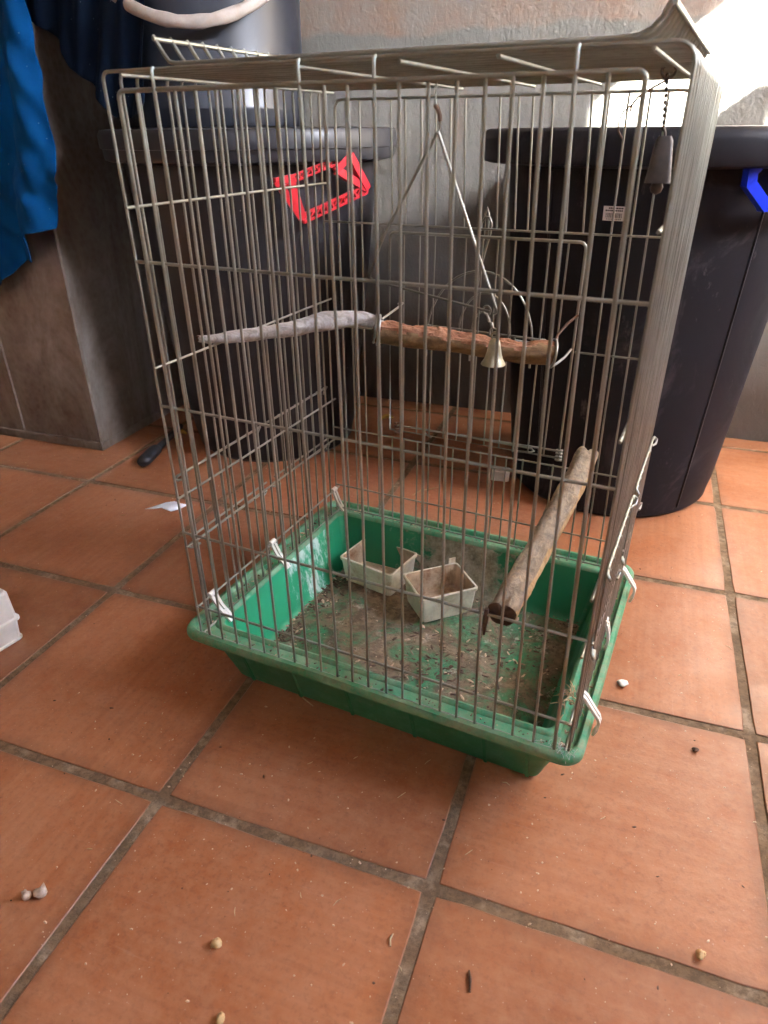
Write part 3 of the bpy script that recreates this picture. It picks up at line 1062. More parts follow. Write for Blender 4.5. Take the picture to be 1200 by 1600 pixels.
for u in (.113, .370):
    b = MB()
    for k in range(4):
        zc = .262 + .005 * k
        b.tube([L(u + .0042 * math.cos(t), dv + .0042 * math.sin(t), zc + .0004 * t) for t in [2 * math.pi * i / 10 for i in range(11)]], .0013, 6)
    tag(b.build('hinge_coil', M['rustwire' if u < .2 else 'wire'], door), kind='stuff')

# the two small feeder doors low in either side
for u, sg in ((0.0, -1), (CW, 1)):
    for va, vb in ((.008, .186), (.196, .372)):
        uo = u + sg * .0036
        pts = [L(uo + sg * .001, va + .016, .3175), L(uo + sg * .0045, va + .006, .3185), L(uo + sg * .0045, va + .001, .323), L(uo + sg * .001, va + .003, .3270)]
        pts += seg(L(uo, va + .012, .327), L(uo, vb - .012, .327), 6)
        pts += [L(uo + sg * .001, vb - .004, .3265), L(uo + sg * .0045, vb - .001, .323), L(uo + sg * .0045, vb - .006, .3185), L(uo + sg * .001, vb - .014, .3178)]
        fd = wire('feeder_door', pts, .0017, cage, amp=.0003)
        wire('hinge_rod', [L(uo + sg * .001, va + .022, .2215), L(uo + sg * .003, va + .008, .2225), L(uo + sg * .003, va + .002, .2265), L(uo + sg * .001, va + .004, .2305)] +
             seg(L(uo - sg * .0010, va + .014, .231), L(uo - sg * .0010, vb - .012, .229), 6) + [L(uo + sg * .002, vb - .003, .226), L(uo + sg * .002, vb - .008, .222), L(uo + sg * .001, vb - .016, .2215)], .0017, fd, amp=.0003)
        wire('rail', seg(L(uo - sg * .0010, va + .006, .2405), L(uo - sg * .0010, vb - .004, .2405), 6), .0014, fd)
        n = 8
        for k in range(n):
            v = va + .012 + (vb - va - .024) * k / (n - 1)
            wire('bar', [L(uo, v, .2295), L(uo, v, .3255), L(uo + sg * .0010, v, .3286), L(uo + sg * .0021, v, .3278), L(uo + sg * .0021, v, .3258)], .0011, fd, amp=.0003)

# the roof door: a sheet of bars whose two ends turn up
roof = wire('roof_door', seg(L(.059, .004, .7525), L(.059, CD - .002, .7525), 10), .0017, cage)
wire('rail', seg(L(.4705, .004, .7515), L(.4705, CD - .002, .7515), 10), .0017, roof)
for k in range(18):
    v = .006 + (CD - .012) * k / 17
    pts = [L(.0575, v, .7550), L(.066, v, .7425), L(.0715, v, .7362), L(.078, v, .7349)] + seg(L(.09, v, .7347), L(.440, v, .7347), 8)
    pts += [L(.452, v, .7355), L(.459, v, .7385), L(.4645, v, .7445), L(.4685, v, .7530)]
    wire('bar', pts, .0017, roof, amp=.0004)

# ------------------------------------------------------------------ tray
TU0, TU1, TV0, TV1 = -.026, .505, -.014, .403
def rrect(ins, z, n=6, rad=.022):
    a0, a1, b0, b1 = TU0 + ins, TU1 - ins, TV0 + ins, TV1 - ins
    r_ = max(rad - ins * .25, .008)
    P = []
    for cxx, czz, t0 in ((a1 - r_, b0 + r_, -90), (a1 - r_, b1 - r_, 0), (a0 + r_, b1 - r_, 90), (a0 + r_, b0 + r_, 180)):
        for k in range(n + 1):
            t = R(t0 + 90 * k / n)
            P.append((cxx + r_ * math.cos(t), czz + r_ * math.sin(t), z))
        # points along the side that follows, so that it can sag and carry dirt
    out = []
    for k in range(len(P)):
        p, q_ = Vector(P[k]), Vector(P[(k + 1) % len(P)])
        out.append(p)
        if (q_ - p).length > .1:
            for j in range(1, 12):
                out.append(p.lerp(q_, j / 12))
    return [Vector((p.x + .0007 * mnoise.noise(Vector((p.x * 9, p.y * 9, 1))), p.y + .0007 * mnoise.noise(Vector((p.x * 9, p.y * 9, 4))), p.z + .0011 * mnoise.noise(Vector((p.x * 7, p.y * 7, 9))) * min(1, z / .08))) for p in out]
prof = [(.056, 0.), (.051, .0015), (.048, .006), (.023, .085), (.020, .0885), (.0035, .0895), (.001, .0905), (0., .093), (.0002, .099), (.0025, .1030), (.0075, .1038), (.0098, .1015), (.0105, .0970), (.0290, .0968),
        (.0305, .0995), (.0335, .1012), (.037, .0998), (.039, .096), (.054, .024), (.058, .0145), (.064, .0112)]
mis = [0] * 7 + [1] * 13
b = MB()
rings = [rrect(i_, z) for i_, z in prof]
n = len(rings[0])
for k in range(len(rings) - 1):
    for j in range(n):
        l = (j + 1) % n
        c = (rings[k][j] + rings[k + 1][l]) / 2
        mi = 0
        if 7 <= k <= 16: mi = 1
        if k >= 17:
            if c.y > TV1 - .075 and TU0 + .07 < c.x < TU1 - .07: mi = 2
            elif c.x < TU0 + .075: mi = 3
            else: mi = 0
        b.add([rings[k][j], rings[k][l], rings[k + 1][l], rings[k + 1][j]], [(0, 1, 2, 3)], mi)
b.add(rings[0], [tuple(reversed(range(n)))], 0, False)
tray = b.build('tray', [M['tray'], M['rim'], M['tback'], M['tside']], cage)
autosmooth(tray, 50)
# the soiled floor: a net with crusts standing up from it
b = MB()
nu, nv = 96, 76
fu0, fu1, fv0, fv1 = TU0 + .058, TU1 - .058, TV0 + .058, TV1 - .058
rows = []
for j in range(nv + 1):
    row = []
    for i in range(nu + 1):
        u, v = fu0 + (fu1 - fu0) * i / nu, fv0 + (fv1 - fv0) * j / nv
        e_ = min(u - fu0, fu1 - u, v - fv0, fv1 - v)
        h = .0035 * max(0, mnoise.fractal(Vector((u * 26, v * 26, 2)), 1.0, 2.0, 4) + .1) + .004 * max(0, mnoise.noise(Vector((u * 70, v * 70, 5)))) ** 2
        row.append((u, v, .0118 + h * min(1, e_ / .01)))
    rows.append(row)
b.loft(rows, closed=False)
b.build('tray_litter', M['tfloor'], tray)
# ribs on the outer wall
def rib(p0, p1, w, outv):
    bb = MB()
    o_ = Vector(outv)
    s_ = (p1 - p0).normalized().cross(o_).normalized()
    vs = []
    for p, dd in ((p0, .0016), (p1, .0016)):
        vs += [p - s_ * w - o_ * .002, p - s_ * w * .7 + o_ * dd, p + s_ * w * .7 + o_ * dd, p + s_ * w - o_ * .002]
    bb.add(vs, [(0, 1, 5, 4), (1, 2, 6, 5), (2, 3, 7, 6), (3, 2, 1, 0), (4, 5, 6, 7)], 0, False)
    return bb.build('rib', M['tray'], tray)
for u in (.050, .128, .208, .298, .392, .444):
    rib(Vector((u, TV0 + .048, .004)), Vector((u, TV0 + .024, .083)), .0028, (0, -1, -.3))
for v in (.06, .14, .22, .30):
    rib(Vector((TU1 - .048, v, .004)), Vector((TU1 - .024, v, .083)), .0028, (1, 0, -.3))
    rib(Vector((TU0 + .048, v, .004)), Vector((TU0 + .024, v, .083)), .0028, (-1, 0, -.3))

# white levers that hold the wire body to the tray
def clip(path, w, axis, name='clip'):
    bb = MB()
    path = [Vector(p) for p in path]
    a = Vector(axis)
    for sg in (-1, 1):
        pr = []
        for k, p in enumerate(path):
            t_ = (path[min(k + 1, len(path) - 1)] - path[max(k - 1, 0)]).normalized()
            nn = t_.cross(a).normalized()
            ww = w * (1.0 - .25 * k / len(path))
            if k in (0,):
                ww *= .9
            c = p + a * sg * ww * .30
            pr.append([c + a * ww * .20 + nn * .0016, c - a * ww * .20 + nn * .0016, c - a * ww * .20 - nn * .0016, c + a * ww * .20 - nn * .0016])
        bb.loft(pr, cap0=True, cap1=True, smooth=False)
    # bridge across both limbs at the bend and the tip, and the eye round the wire
    for k in (len(path) - 3, len(path) - 2, len(path) - 1):
        p = path[k]
        q0 = path[k - 1]
        t_ = (p - q0).normalized()
        nn = t_.cross(a).normalized()
        s0 = p - t_ * (p - q0).length * .98
        vs = []
        for e_ in (s0, p):
            vs += [e_ + a * w * .34 + nn * .0013, e_ - a * w * .34 + nn * .0013, e_ - a * w * .34 - nn * .0013, e_ + a * w * .34 - nn * .0013]
        bb.add(vs, [(3, 2, 1, 0), (4, 5, 6, 7), (0, 1, 5, 4), (1, 2, 6, 5), (2, 3, 7, 6), (3, 0, 4, 7)], 0, False)
    p = path[0]
    bb.tube([p - a * w * .5, p, p + a * w * .5], .0040, 10)
    return bb.build(name, M['white'], cage)
for v in (.050, .325):
    clip([L(CW - .003, v, .1445), L(CW + .004, v, .139), L(CW + .013, v, .126), L(CW + .0205, v, .116), L(CW + .0225, v, .110), L(CW + .0215, v, .099), L(CW + .0185, v, .090)], .0115, (0, 1, 0))
clip([L(CW - .001, .190, .1440), L(CW + .003, .190, .139), L(CW + .0060, .190, .128), L(CW + .0072, .190, .119), L(CW + .0075, .190, .113), L(CW + .0068, .190, .106), L(CW + .0055, .190, .100)], .0115, (0, 1, 0))
for v in (.028, .172, .362):
    clip([L(.0034, v, .1450), L(.0042, v + .003, .137), L(.0055, v + .008, .122), L(.0075, v + .013, .110), L(.010, v + .015, .104), L(.0135, v + .016, .098), L(.017, v + .017, .092)], .0125, (0, 1, 0))
#@@INSIDE
# ------------------------------------------------------------------ things in the cage
def C2W(u, v, z):
    u2, v2 = u + LU * z, v + LV * z
    c, s_ = math.cos(CA), math.sin(CA)
    return Vector((CO[0] + u2 * c - v2 * s_, CO[1] + u2 * s_ + v2 * c, z))


def log(pts, rad, seed, nseg=60, n=22, rough=.12, freq=60, flat=None, ends=(1, 1)):
    """a branch along a polyline: radius and surface worn by noise, ragged ends"""
    P_ = [Vector(p) for p in pts]
    L_ = [0]
    for a, b_ in zip(P_, P_[1:]):
        L_.append(L_[-1] + (b_ - a).length)
    tot = L_[-1]
    def at(t):
        d = t * tot
        for k in range(len(P_) - 1):
            if d <= L_[k + 1] or k == len(P_) - 2:
                f = (d - L_[k]) / max(L_[k + 1] - L_[k], 1e-9)
                p0 = P_[max(k - 1, 0)]; p1 = P_[k]; p2 = P_[k + 1]; p3 = P_[min(k + 2, len(P_) - 1)]
                return .5 * ((2 * p1) + (p2 - p0) * f + (2 * p0 - 5 * p1 + 4 * p2 - p3) * f * f + (3 * p1 - p0 - 3 * p2 + p3) * f ** 3)
    def rr(t):
        if isinstance(rad, (int, float)): return rad
        x = t * (len(rad) - 1)
        k = min(int(x), len(rad) - 2)
        f = x - k
        f = f * f * (3 - 2 * f)
        return rad[k] * (1 - f) + rad[k + 1] * f
    d0 = (P_[-1] - P_[0]).normalized()
    sd = d0.cross(Vector((0, 0, 1))).normalized()
    u_ = sd.cross(d0).normalized()
    rings = []
    for i in range(nseg + 1):
        t = i / nseg
        c = at(t)
        ring = []
        for k in range(n):
            w = 2 * math.pi * k / n
            dr = sd * math.cos(w) + u_ * math.sin(w)
            q = c + dr * rr(t)
            nn = mnoise.fractal(Vector((q.x * freq * .45 + seed * 9, q.y * freq * .45, q.z * freq)), 1.0, 2.1, 4)
            n2_ = mnoise.fractal(Vector((t * tot * 30, w * 2.4, seed)), 1.0, 2.2, 3) if True else 0
            ro = rough(w, t) if callable(rough) else rough
            k_ = 1 + ro * (.65 * nn + .55 * n2_)
            if flat: k_ *= flat(w, t)
            e_ = 0
            if i == 0: e_ = ends[0] * .004 * mnoise.noise(Vector((w * 1.5, seed, 0)))
            if i == nseg: e_ = ends[1] * .004 * mnoise.noise(Vector((w * 1.5, seed, 5)))
            ring.append(c + dr * rr(t) * k_ + d0 * e_)
        rings.append(ring)
    return rings, at


def add_log(b, rings, mi=0, mi_end=1, side=None):
    f0 = len(b.f)
    b.loft(rings, mi=mi)
    if side:
        n = len(rings[0])
        for k in range(f0, len(b.f)):
            q_ = k - f0
            if side(2 * math.pi * (q_ % n + .5) / n, (q_ // n) / (len(rings) - 1)): b.mi[k] = 2
    for ring, rev in ((rings[0], True), (rings[-1], False)):
        c = sum(ring, Vector()) / len(ring)
        mid = [c + (p - c) * .55 + (ring[0] - c).cross(ring[5] - c).normalized() * (.0018 if rev else -.0018) * 1.0 for p in ring]
        n = len(ring)
        vs = ring + mid + [c]
        fs = []
        for k in range(n):
            l = (k + 1) % n
            fs.append((k, l, n + l, n + k)); fs.append((n + k, n + l, 2 * n))
        if rev: fs = [tuple(reversed(f)) for f in fs]
        b.add(vs, fs, mi_end, False)


# upper perch: a pale barked stick and a chewed block, bound together with wire
up_ = empty('perch', C2W(.0, .1, .466))
tag(up_, 'upper perch of a grey barked stick wired to a chewed red-brown block', 'perch')
upi = Matrix.Translation(-up_.location)
def loc(pts, inv):
    return [inv @ Vector(p) for p in pts]
p_left = [C2W(-.008, .085, .4725), C2W(.010, .105, .4705), C2W(.060, .165, .4715), C2W(.108, .222, .4765), C2W(.136, .250, .471), C2W(.150, .262, .460)]
rg, _ = log(loc(p_left, upi), [.0040, .0070, .0080, .0100, .0112, .0100, .0085], 2, 80, 20, .24, 60)
b = MB(); add_log(b, rg)
autosmooth(b.build('barked_stick', [M['bark'], M['endgrain']], up_), 70)
p_right = [C2W(.142, .246, .4600), C2W(.175, .262, .4560), C2W(.230, .288, .4460), C2W(.290, .316, .4360), C2W(.352, .345, .4290)]
rg, _ = log(loc(p_right, upi), [.0150, .0165, .0160, .0135, .0135, .0150, .0165, .0165], 6, 130, 32, lambda w, t: .10 + .50 * max(0, math.sin(w)) ** .7 * (1 if t < .85 else .3), 75, flat=lambda w, t: 1.0 - (.28 if t < .35 else .12) * max(0, math.sin(w * 1.0 - .2)) ** 2)
b = MB(); add_log(b, rg, side=lambda w, t: math.sin(w) + .35 * mnoise.noise(Vector((t * 14, w, 3))) < (.34 if t < .8 else .75))
autosmooth(b.build('chewed_block', [M['chewed'], M['endgrain'], M['brownbark']], up_), 50)
# binding wire: loops at the joint and round the far end, tails to the door frame
def ring_pts(c, ax, rad, n=20, t0=0, t1=2 * math.pi):
    ax = Vector(ax).normalized()
    a = ax.orthogonal().normalized()
    bb = ax.cross(a)
    return [c + (a * math.cos(t) + bb * math.sin(t)) * rad for t in [t0 + (t1 - t0) * i / n for i in range(n + 1)]]
axd = (C2W(.352, .345, .429) - C2W(.142, .246, .46)).normalized()
b = MB(); b.tube(loc(ring_pts(C2W(.147, .249, .4605), axd, .0185), upi), .0016, 7); b.build('wire_tie', M['wire'], up_)
b = MB(); b.tube(loc(ring_pts(C2W(.1425, .248, .4625), axd, .0175), upi), .0016, 7); b.build('wire_tie', M['wire'], up_)
b = MB(); b.tube(loc([C2W(.150, .252, .474), C2W(.156, .290, .482), C2W(.140, .340, .476), C2W(.117, .376, .466)], upi), .0016, 7); b.build('wire_tie', M['wire'], up_)
b = MB(); b.tube(loc(ring_pts(C2W(.3515, .345, .4290), axd, .0180), upi), .0018, 7); b.build('wire_tie', M['wire'], up_)
b = MB(); b.tube(loc([C2W(.3515, .345, .411), C2W(.357, .352, .414), C2W(.364, .366, .420), C2W(.3685, .380, .4275)], upi), .0017, 7); b.build('wire_tie', M['wire'], up_)
b = MB(); b.tube(loc([C2W(.353, .347, .446), C2W(.354, .352, .452), C2W(.362, .366, .464), C2W(.371, .381, .472)], upi), .0018, 7); b.build('wire_tie', M['rustwire'], up_)

# lower perch, notched on to the wires at either end
lo = empty('perch', C2W(.404, .02, .25))
tag(lo, 'lower perch, a rough bare branch wedged between the front and back wires', 'perch')
loi = Matrix.Translation(-lo.location)
pl = [C2W(.401, .006, .2560), C2W(.404, .08, .2600), C2W(.408, .17, .2690), C2W(.411, .27, .2780), C2W(.411, .372, .2845)]
def notch(w, t):
    # a slot cut into the top of either end, for the upright to sit in
    k = 1.0
    if t < .10:
        k -= .55 * max(0, math.cos(w - math.pi / 2)) ** 24 * (1 - t / .10)
    if t > .90:
        k -= .62 * max(0, math.cos(w - math.pi / 2)) ** 10 * (t - .90) / .10
    return k
rg, _ = log(loc(pl, loi), [.0155, .0150, .0145, .0148, .0158, .0150, .0152, .0150], 4, 110, 30, .17, 46, flat=notch)
b = MB(); add_log(b, rg, side=lambda w, t: math.cos(w + .75) + .45 * mnoise.noise(Vector((t * 9, w, 7))) > .45 and t < .93)
autosmooth(b.build('branch', [M['branch'], M['endgrain'], M['barewood']], lo), 60)
b = MB(); b.tube(loc([C2W(.3868, -.0006, .262), C2W(.3862, -.0003, .250), C2W(.3855, .0002, .239), C2W(.3858, .0, .228)], loi), [.0022, .0030, .0026, .0012], 7)
b.build('splinter', M['endgrain'], lo)

# swing: a bent wire triangle hung from the roof
sw = empty('swing', C2W(.243, .19, .684))
tag(sw, 'bent wire triangle swing with a small brass bell hanging from the cage roof', 'swing')
swi = Matrix.Translation(-sw.location)
def sv(u, z, v=.19):
    return C2W(u, v, z)
b = MB()
tri = seg(sv(.243, .682), sv(.183, .583), 6) + seg(sv(.181, .578), sv(.166, .541), 4) + [sv(.165, .537), sv(.168, .534)] + seg(sv(.185, .531), sv(.311, .511), 8)
b.tube(loc(tri, swi), .0016, 8)
b.build('swing_wire', M['wire_dk'], sw)
b = MB(); b.tube(loc(seg(sv(.2435, .683, .191), sv(.317, .514, .191), 10) + [sv(.318, .511, .191), sv(.315, .509, .191)], swi), .0017, 8); b.build('swing_wire', M['wire'], sw)
b = MB(); b.tube(loc([sv(.180, .577), sv(.184, .585), sv(.186, .588)], swi), .0026, 8); b.build('wire_sleeve', M['wire'], sw)
b = MB(); b.tube(loc([sv(.2412, .7275), sv(.2400, .715), sv(.2408, .707), sv(.2435, .703), sv(.2455, .697), sv(.2462, .690), sv(.2455, .685), sv(.243, .682)], swi), .0010, 7); b.build('hook', M['wire'], sw)
b = MB(); b.tube(loc([sv(.2400, .7055), sv(.2428, .7025), sv(.2452, .697), sv(.2460, .6915)], swi), .0023, 8); b.build('hook_sleeve', M['rustwire'], sw)
b = MB(); b.tube(loc(ring_pts(sv(.2412, .7300), (0, 1, .2), .0042), swi), .0013, 7); b.build('hook_coil', M['wire'], sw)
b = MB(); b.tube(loc(ring_pts(sv(.2445, .7300), (1, 1, .2), .0042), swi), .0013, 7); b.build('hook_coil', M['wire'], sw)
for (u, z, ax_, rr) in ((.307, .512, (.3, 1, 0), .0048), (.3085, .5045, (1, .3, .3), .0042), (.3165, .4885, (.2, 1, 0), .0050)):
    b = MB(); b.tube(loc(ring_pts(sv(u, z), ax_, rr), swi), .0010, 7); b.build('ring', M['wire'], sw)
b = MB(); b.tube(loc([sv(.3095, .5005), sv(.314, .499), sv(.3155, .4925)], swi), .0009, 6); b.build('ring', M['wire'], sw)
bc = sv(.3185, .4485) - sw.location
b = MB()
pr = [(.0008, .0345), (.004, .034), (.0075, .031), (.0088, .025), (.0108, .015), (.0135, .007), (.0175, .001), (.0178, 0.), (.0165, .0005), (.012, .008), (.009, .018), (.006, .028), (.0008, .030)]
b.lathe([(r_ * .78, z * .84 + .005) for r_, z in pr], 32)
o = b.build('bell', M['brass'], sw, bc); autosmooth(o, 45)
b = MB(); b.tube([bc + Vector(p) for p in ring_pts(Vector((0, 0, .0365)), (0, 1, 0), .0042)], .0011, 7); b.build('bell_loop', M['brass'], sw)

# the second bell on its bead chain
cb = empty('bell_toy', C2W(.455, .2, .727))
tag(cb, 'tarnished flat-sided bell hanging on a bead chain near the roof corner', 'bell')
cbi = Matrix.Translation(-cb.location)
b = MB()
for k in range(9):
    p = C2W(.4515 + .0005 * k, .2, .724 - .0050 * k) - cb.location
    pr = [(0.0003, -.0020), (.0013, -.0014), (.0019, 0), (.0013, .0014), (.0003, .0020)]
    q = MB(); q.lathe(pr, 8)
    b.add([Vector(v) + p for v in q.v], q.f)
    if k: b.tube([p, p + Vector((0, 0, .005))], .0006, 5, cap=False)
tag(b.build('bead_chain', M['oldbell'], cb), kind='stuff')
b = MB()
rings = []
for z, w, d in ((.0, .0115, .0090), (.003, .0110, .0086), (.034, .0075, .0055), (.038, .0055, .0040)):
    ring = []
    for k in range(24):
        t = 2 * math.pi * k / 24
        cx_, sx_ = math.cos(t), math.sin(t)
        ring.append((w * math.copysign(abs(cx_) ** .5, cx_), d * math.copysign(abs(sx_) ** .5, sx_), z))
    rings.append(ring)
b.loft(rings, cap1=True)
inn = [[(x * .9, y * .88, z) for x, y, z in r_] for r_ in rings[:3]]
b.loft(list(reversed(inn)))
o = b.build('bell', M['oldbell'], cb, C2W(.4585, .2, .640) - cb.location); autosmooth(o, 50)
b = MB(); b.tube([Vector((0, 0, .035)), Vector((.001, 0, -.004))], .0012, 6); b.lathe([(.0005, -.010), (.0045, -.008), (.0058, -.004), (.0045, 0), (.0005, .002)], 14)
b.build('clapper', M['oldbell'], cb, C2W(.4585, .2, .640) - cb.location)
b = MB(); b.tube(loc([C2W(.4585, .2, .676), C2W(.4575, .2, .681), C2W(.4550, .2, .686)], cbi), .0012, 6); b.build('hanger', M['oldbell'], cb)
b = MB(); b.tube(loc(ring_pts(C2W(.452, .2, .7275), (0, 1, 0), .0055), cbi), .0013, 7); b.build('hanger', M['oldbell'], cb)
# a bent wire beside it
b = MB()
b.tube([C2W(.4520, .21, .722), C2W(.440, .212, .716), C2W(.428, .214, .709), C2W(.4235, .215, .703), C2W(.4225, .215, .697)], .0011, 7)
b.tube([C2W(.4235, .215, .703), C2W(.417, .215, .698), C2W(.4135, .215, .690), C2W(.4145, .215, .682), C2W(.419, .215, .676)], .0009, 7)
tag(b.build('wire_hook', M['rustwire']), 'thin rusty wire hook hanging beside the bead chain', 'wire hook')

# feeding cups in the tray
def cup(label, cu, cv, rot, w, d, h, tilt=0.0, lowfront=.0):
    o_ = C2W(cu, cv, 0)
    e = empty('feeding_cup', (o_.x, o_.y, .0150), CA + rot)
    e.rotation_euler = (R(tilt), 0, CA + rot)
    tag(e, label, 'feeding cup', 'feeding cups in the tray')
    b = MB()
    def rr(ins, z, top=False):
        a, c = w / 2 - ins, d / 2 - ins
        r_ = .005
        P = []
        for cx_, cy_, t0 in ((a - r_, -c + r_, -90), (a - r_, c - r_, 0), (-a + r_, c - r_, 90), (-a + r_, -c + r_, 180)):
            for k in range(4):
                t = R(t0 + 30 * k)
                y = cy_ + r_ * math.sin(t)
                zz = z - (lowfront * max(0, .5 - y / d) if top else 0)
                P.append((cx_ + r_ * math.cos(t), y, zz))
        return P
    th = .0022
    out = [rr(.006, 0), rr(.0045, .0015), rr(.0006, h - .006, 1), rr(-.0012, h - .0055, 1), rr(-.0014, h - .0008, 1), rr(-.0002, h, 1), rr(th - .0004, h, 1), rr(th, h - .001, 1)]
    b.loft(out, cap0=True, smooth=False)
    o = b.build('cup_shell', M['cream'], e)
    b = MB()
    b.loft([rr(th, h - .001, 1), rr(.0062, .010), rr(.0075, .0085)], cap1=True, smooth=False)
    b.build('cup_lining', M['cup_in'], e)
    return e
c1 = cup('stained cream feeding cup against the back wall of the tray', .108, .321, R(-9), .102, .080, .048)
c2 = cup('stained cream feeding cup turned cornerwise nearest the lower perch', .229, .292, R(46), .094, .076, .049)
# hanging tabs of the cups
b = MB(); b.box((.040, .0412, .008), (.058, .0432, .044), bev=.0006); b.build('hook_tab', M['cream'], c1)
b = MB(); b.box((-.052, .0412, .020), (-.040, .0432, .054), bev=.0006); b.build('hook_tab', M['cream'], c1)
b = MB(); b.box((.034, .0392, .030), (.046, .0412, .058), bev=.0006); b.build('hook_tab', M['cream'], c2)

# ------------------------------------------------------------------ scattered stuff
def chip(b, x, y, z, s_, q, flat=.4, elong=1.0, mi=0):
    a = q.uniform(0, 6.28)
    ca, sa = math.cos(a), math.sin(a)
    V = []
    tz = q.uniform(-.3, .3)
    for (px, py, pz) in ((1, 0, 0), (.3, .9, 0), (-.8, .5, 0), (-.7, -.6, 0), (.35, -.85, 0), (0, 0, 1), (0, 0, -.6)):
        px *= elong * q.uniform(.7, 1.2); py *= q.uniform(.7, 1.2)
        X = (px * ca - py * sa) * s_; Y = (px * sa + py * ca) * s_
        V.append((x + X, y + Y, z + max(pz * s_ * flat + tz * X + s_ * flat * .6, .00005)))
    F = [(0, 1, 5), (1, 2, 5), (2, 3, 5), (3, 4, 5), (4, 0, 5), (1, 0, 6), (2, 1, 6), (3, 2, 6), (4, 3, 6), (0, 4, 6)]
    b.add(V, F, mi, False)


q = random.Random(77)
def on_tray(x, y):
    c, s_ = math.cos(CA), math.sin(CA)
    dx, dy = x - CO[0], y - CO[1]
    u, v = dx * c + dy * s_, -dx * s_ + dy * c
    return TU0 + .04 < u < TU1 - .04 and TV0 + .04 < v < TV1 - .04
def blocked(x, y):
    return on_tray(x, y) or (x - BR_[0]) ** 2 + (y - BR_[1]) ** 2 < .045 or (x - BL_[0]) ** 2 + (y - BL_[1]) ** 2 < .04 or (x < -.74 and y > .80) or y > 1.38
b = MB()
cents = [(.30, .02), (.45, .05), (.55, .30), (.15, -.10), (.10, .0), (.38, .60), (.20, .85), (-.9, .70), (-.72, .72), (-.05, .10), (.62, .55), (-.42, .68), (.02, .78)]
for k in range(1250):
    if q.random() < .6:
        cx_, cy_ = q.choice(cents)
        x, y = q.gauss(cx_, .11), q.gauss(cy_, .10)
    else:
        x, y = q.uniform(-1.2, .85), q.uniform(-.3, 1.36)
    if blocked(x, y): continue
    s_ = .00045 + .0012 * q.random() ** 3
    chip(b, x, y, .0002, s_, q, .5, q.uniform(1, 1.8), 0)
tag(b.build('crumbs', M['crumb']), 'pale crumbs and seed scraps strewn over the tiles', 'crumbs', kind='stuff')
b = MB()
for k in range(150):
    cx_, cy_ = q.choice(cents)
    x, y = q.gauss(cx_, .14), q.gauss(cy_, .13)
    if blocked(x, y): continue
    chip(b, x, y, .0002, .0005 + .0012 * q.random() ** 3, q, .35, q.uniform(1, 2.5), 0)
tag(b.build('dark_scraps', M['dark']), 'dark scraps of litter strewn over the tiles', 'litter', kind='stuff')
b = MB()
for k in range(46):
    cx_, cy_ = q.choice(cents)
    x, y = q.gauss(cx_, .13), q.gauss(cy_, .12)
    if blocked(x, y): continue
    a, l = q.uniform(0, 6.28), q.uniform(.004, .013)
    d = Vector((math.cos(a), math.sin(a), 0)) * l
    p = Vector((x, y, .0009))
    b.tube([p - d * .5, p + Vector((-d.y, d.x, 0)) * q.uniform(-.15, .15) + Vector((0, 0, .0006)), p + d * .5], [.0003, .0006, .0003], 5)
tag(b.build('straw_bits', M['straw']), 'short dry straw bits strewn over the tiles', 'straw', kind='stuff')

# litter inside the tray
b = MB()
for k in range(800):
    t = q.random()
    if t < .35: u, v = fu0 + abs(q.gauss(0, .030)), q.uniform(fv0, fv1)
    elif t < .5: u, v = q.uniform(fu0, fu1), fv1 - abs(q.gauss(0, .03))
    elif t < .65: u, v = q.gauss(.28, .07), q.gauss(.14, .06)
    elif t < .78: u, v = fu1 - abs(q.gauss(0, .04)), q.uniform(fv0, fv1)
    else: u, v = q.uniform(fu0, fu1), q.uniform(fv0, fv1)
    if not (fu0 < u < fu1 and fv0 < v < fv1): continue
    chip(b, u, v, .0135, .0007 + .0017 * q.random() ** 3, q, .35, q.uniform(1, 2.6), q.choice((0, 0, 1, 1, 1, 2)))
for k in range(420):
    t = q.random()
    if t < .5: u, v = fu0 + abs(q.gauss(0, .022)) + .002, q.uniform(fv0, fv1 - .03)
    elif t < .75: u, v = q.gauss(.27, .05), q.gauss(.13, .04)
    else: u, v = q.gauss(.33, .06), q.gauss(.23, .05)
    if not (fu0 < u < fu1 and fv0 < v < fv1): continue
    chip(b, u, v, .0135, .0013 + .0016 * q.random(), q, .3, q.uniform(1.6, 3.4), q.choice((0, 1, 1, 1, 2)))
tag(b.build('seed_husks', [M['husk'], M['dark'], M['crumb']], tray), kind='stuff')
b = MB()
for k in range(420):
    # dirt that has gathered in the groove of the rim
    s_ = q.random()
    if s_ < .35: u, v = q.gauss(TU0 + .020, .004), q.uniform(TV0 + .02, TV1 - .02)
    elif s_ < .6: u, v = q.uniform(TU0 + .02, TU1 - .02), q.gauss(TV1 - .021, .004)
    elif s_ < .8: u, v = q.uniform(TU0 + .02, TU1 - .02), q.gauss(TV0 + .021, .004)
    else: u, v = q.gauss(TU1 - .022, .004), q.uniform(TV0 + .02, TV1 - .02)
    chip(b, u, v, .0975, .0009 + .0016 * q.random() ** 2, q, .4, q.uniform(1, 2), q.choice((0, 0, 1, 1, 2)))
tag(b.build('rim_dirt', [M['husk'], M['dark'], M['crumb']], tray), kind='stuff')
b = MB()
for k in range(30):
    p = Vector((TU1 - .030 + q.gauss(0, .004), .075 + q.gauss(0, .012), .105))
    d = Vector((q.uniform(-1, .6), q.uniform(-1, 1), q.uniform(-.1, 1))).normalized() * q.uniform(.006, .024)
    b.tube([p, p + d * .5 + Vector((0, 0, .002)), p + d], [.0006, .0006, .0002], 5)
tag(b.build('straw_tuft', M['straw'], tray), kind='stuff')
b = MB()
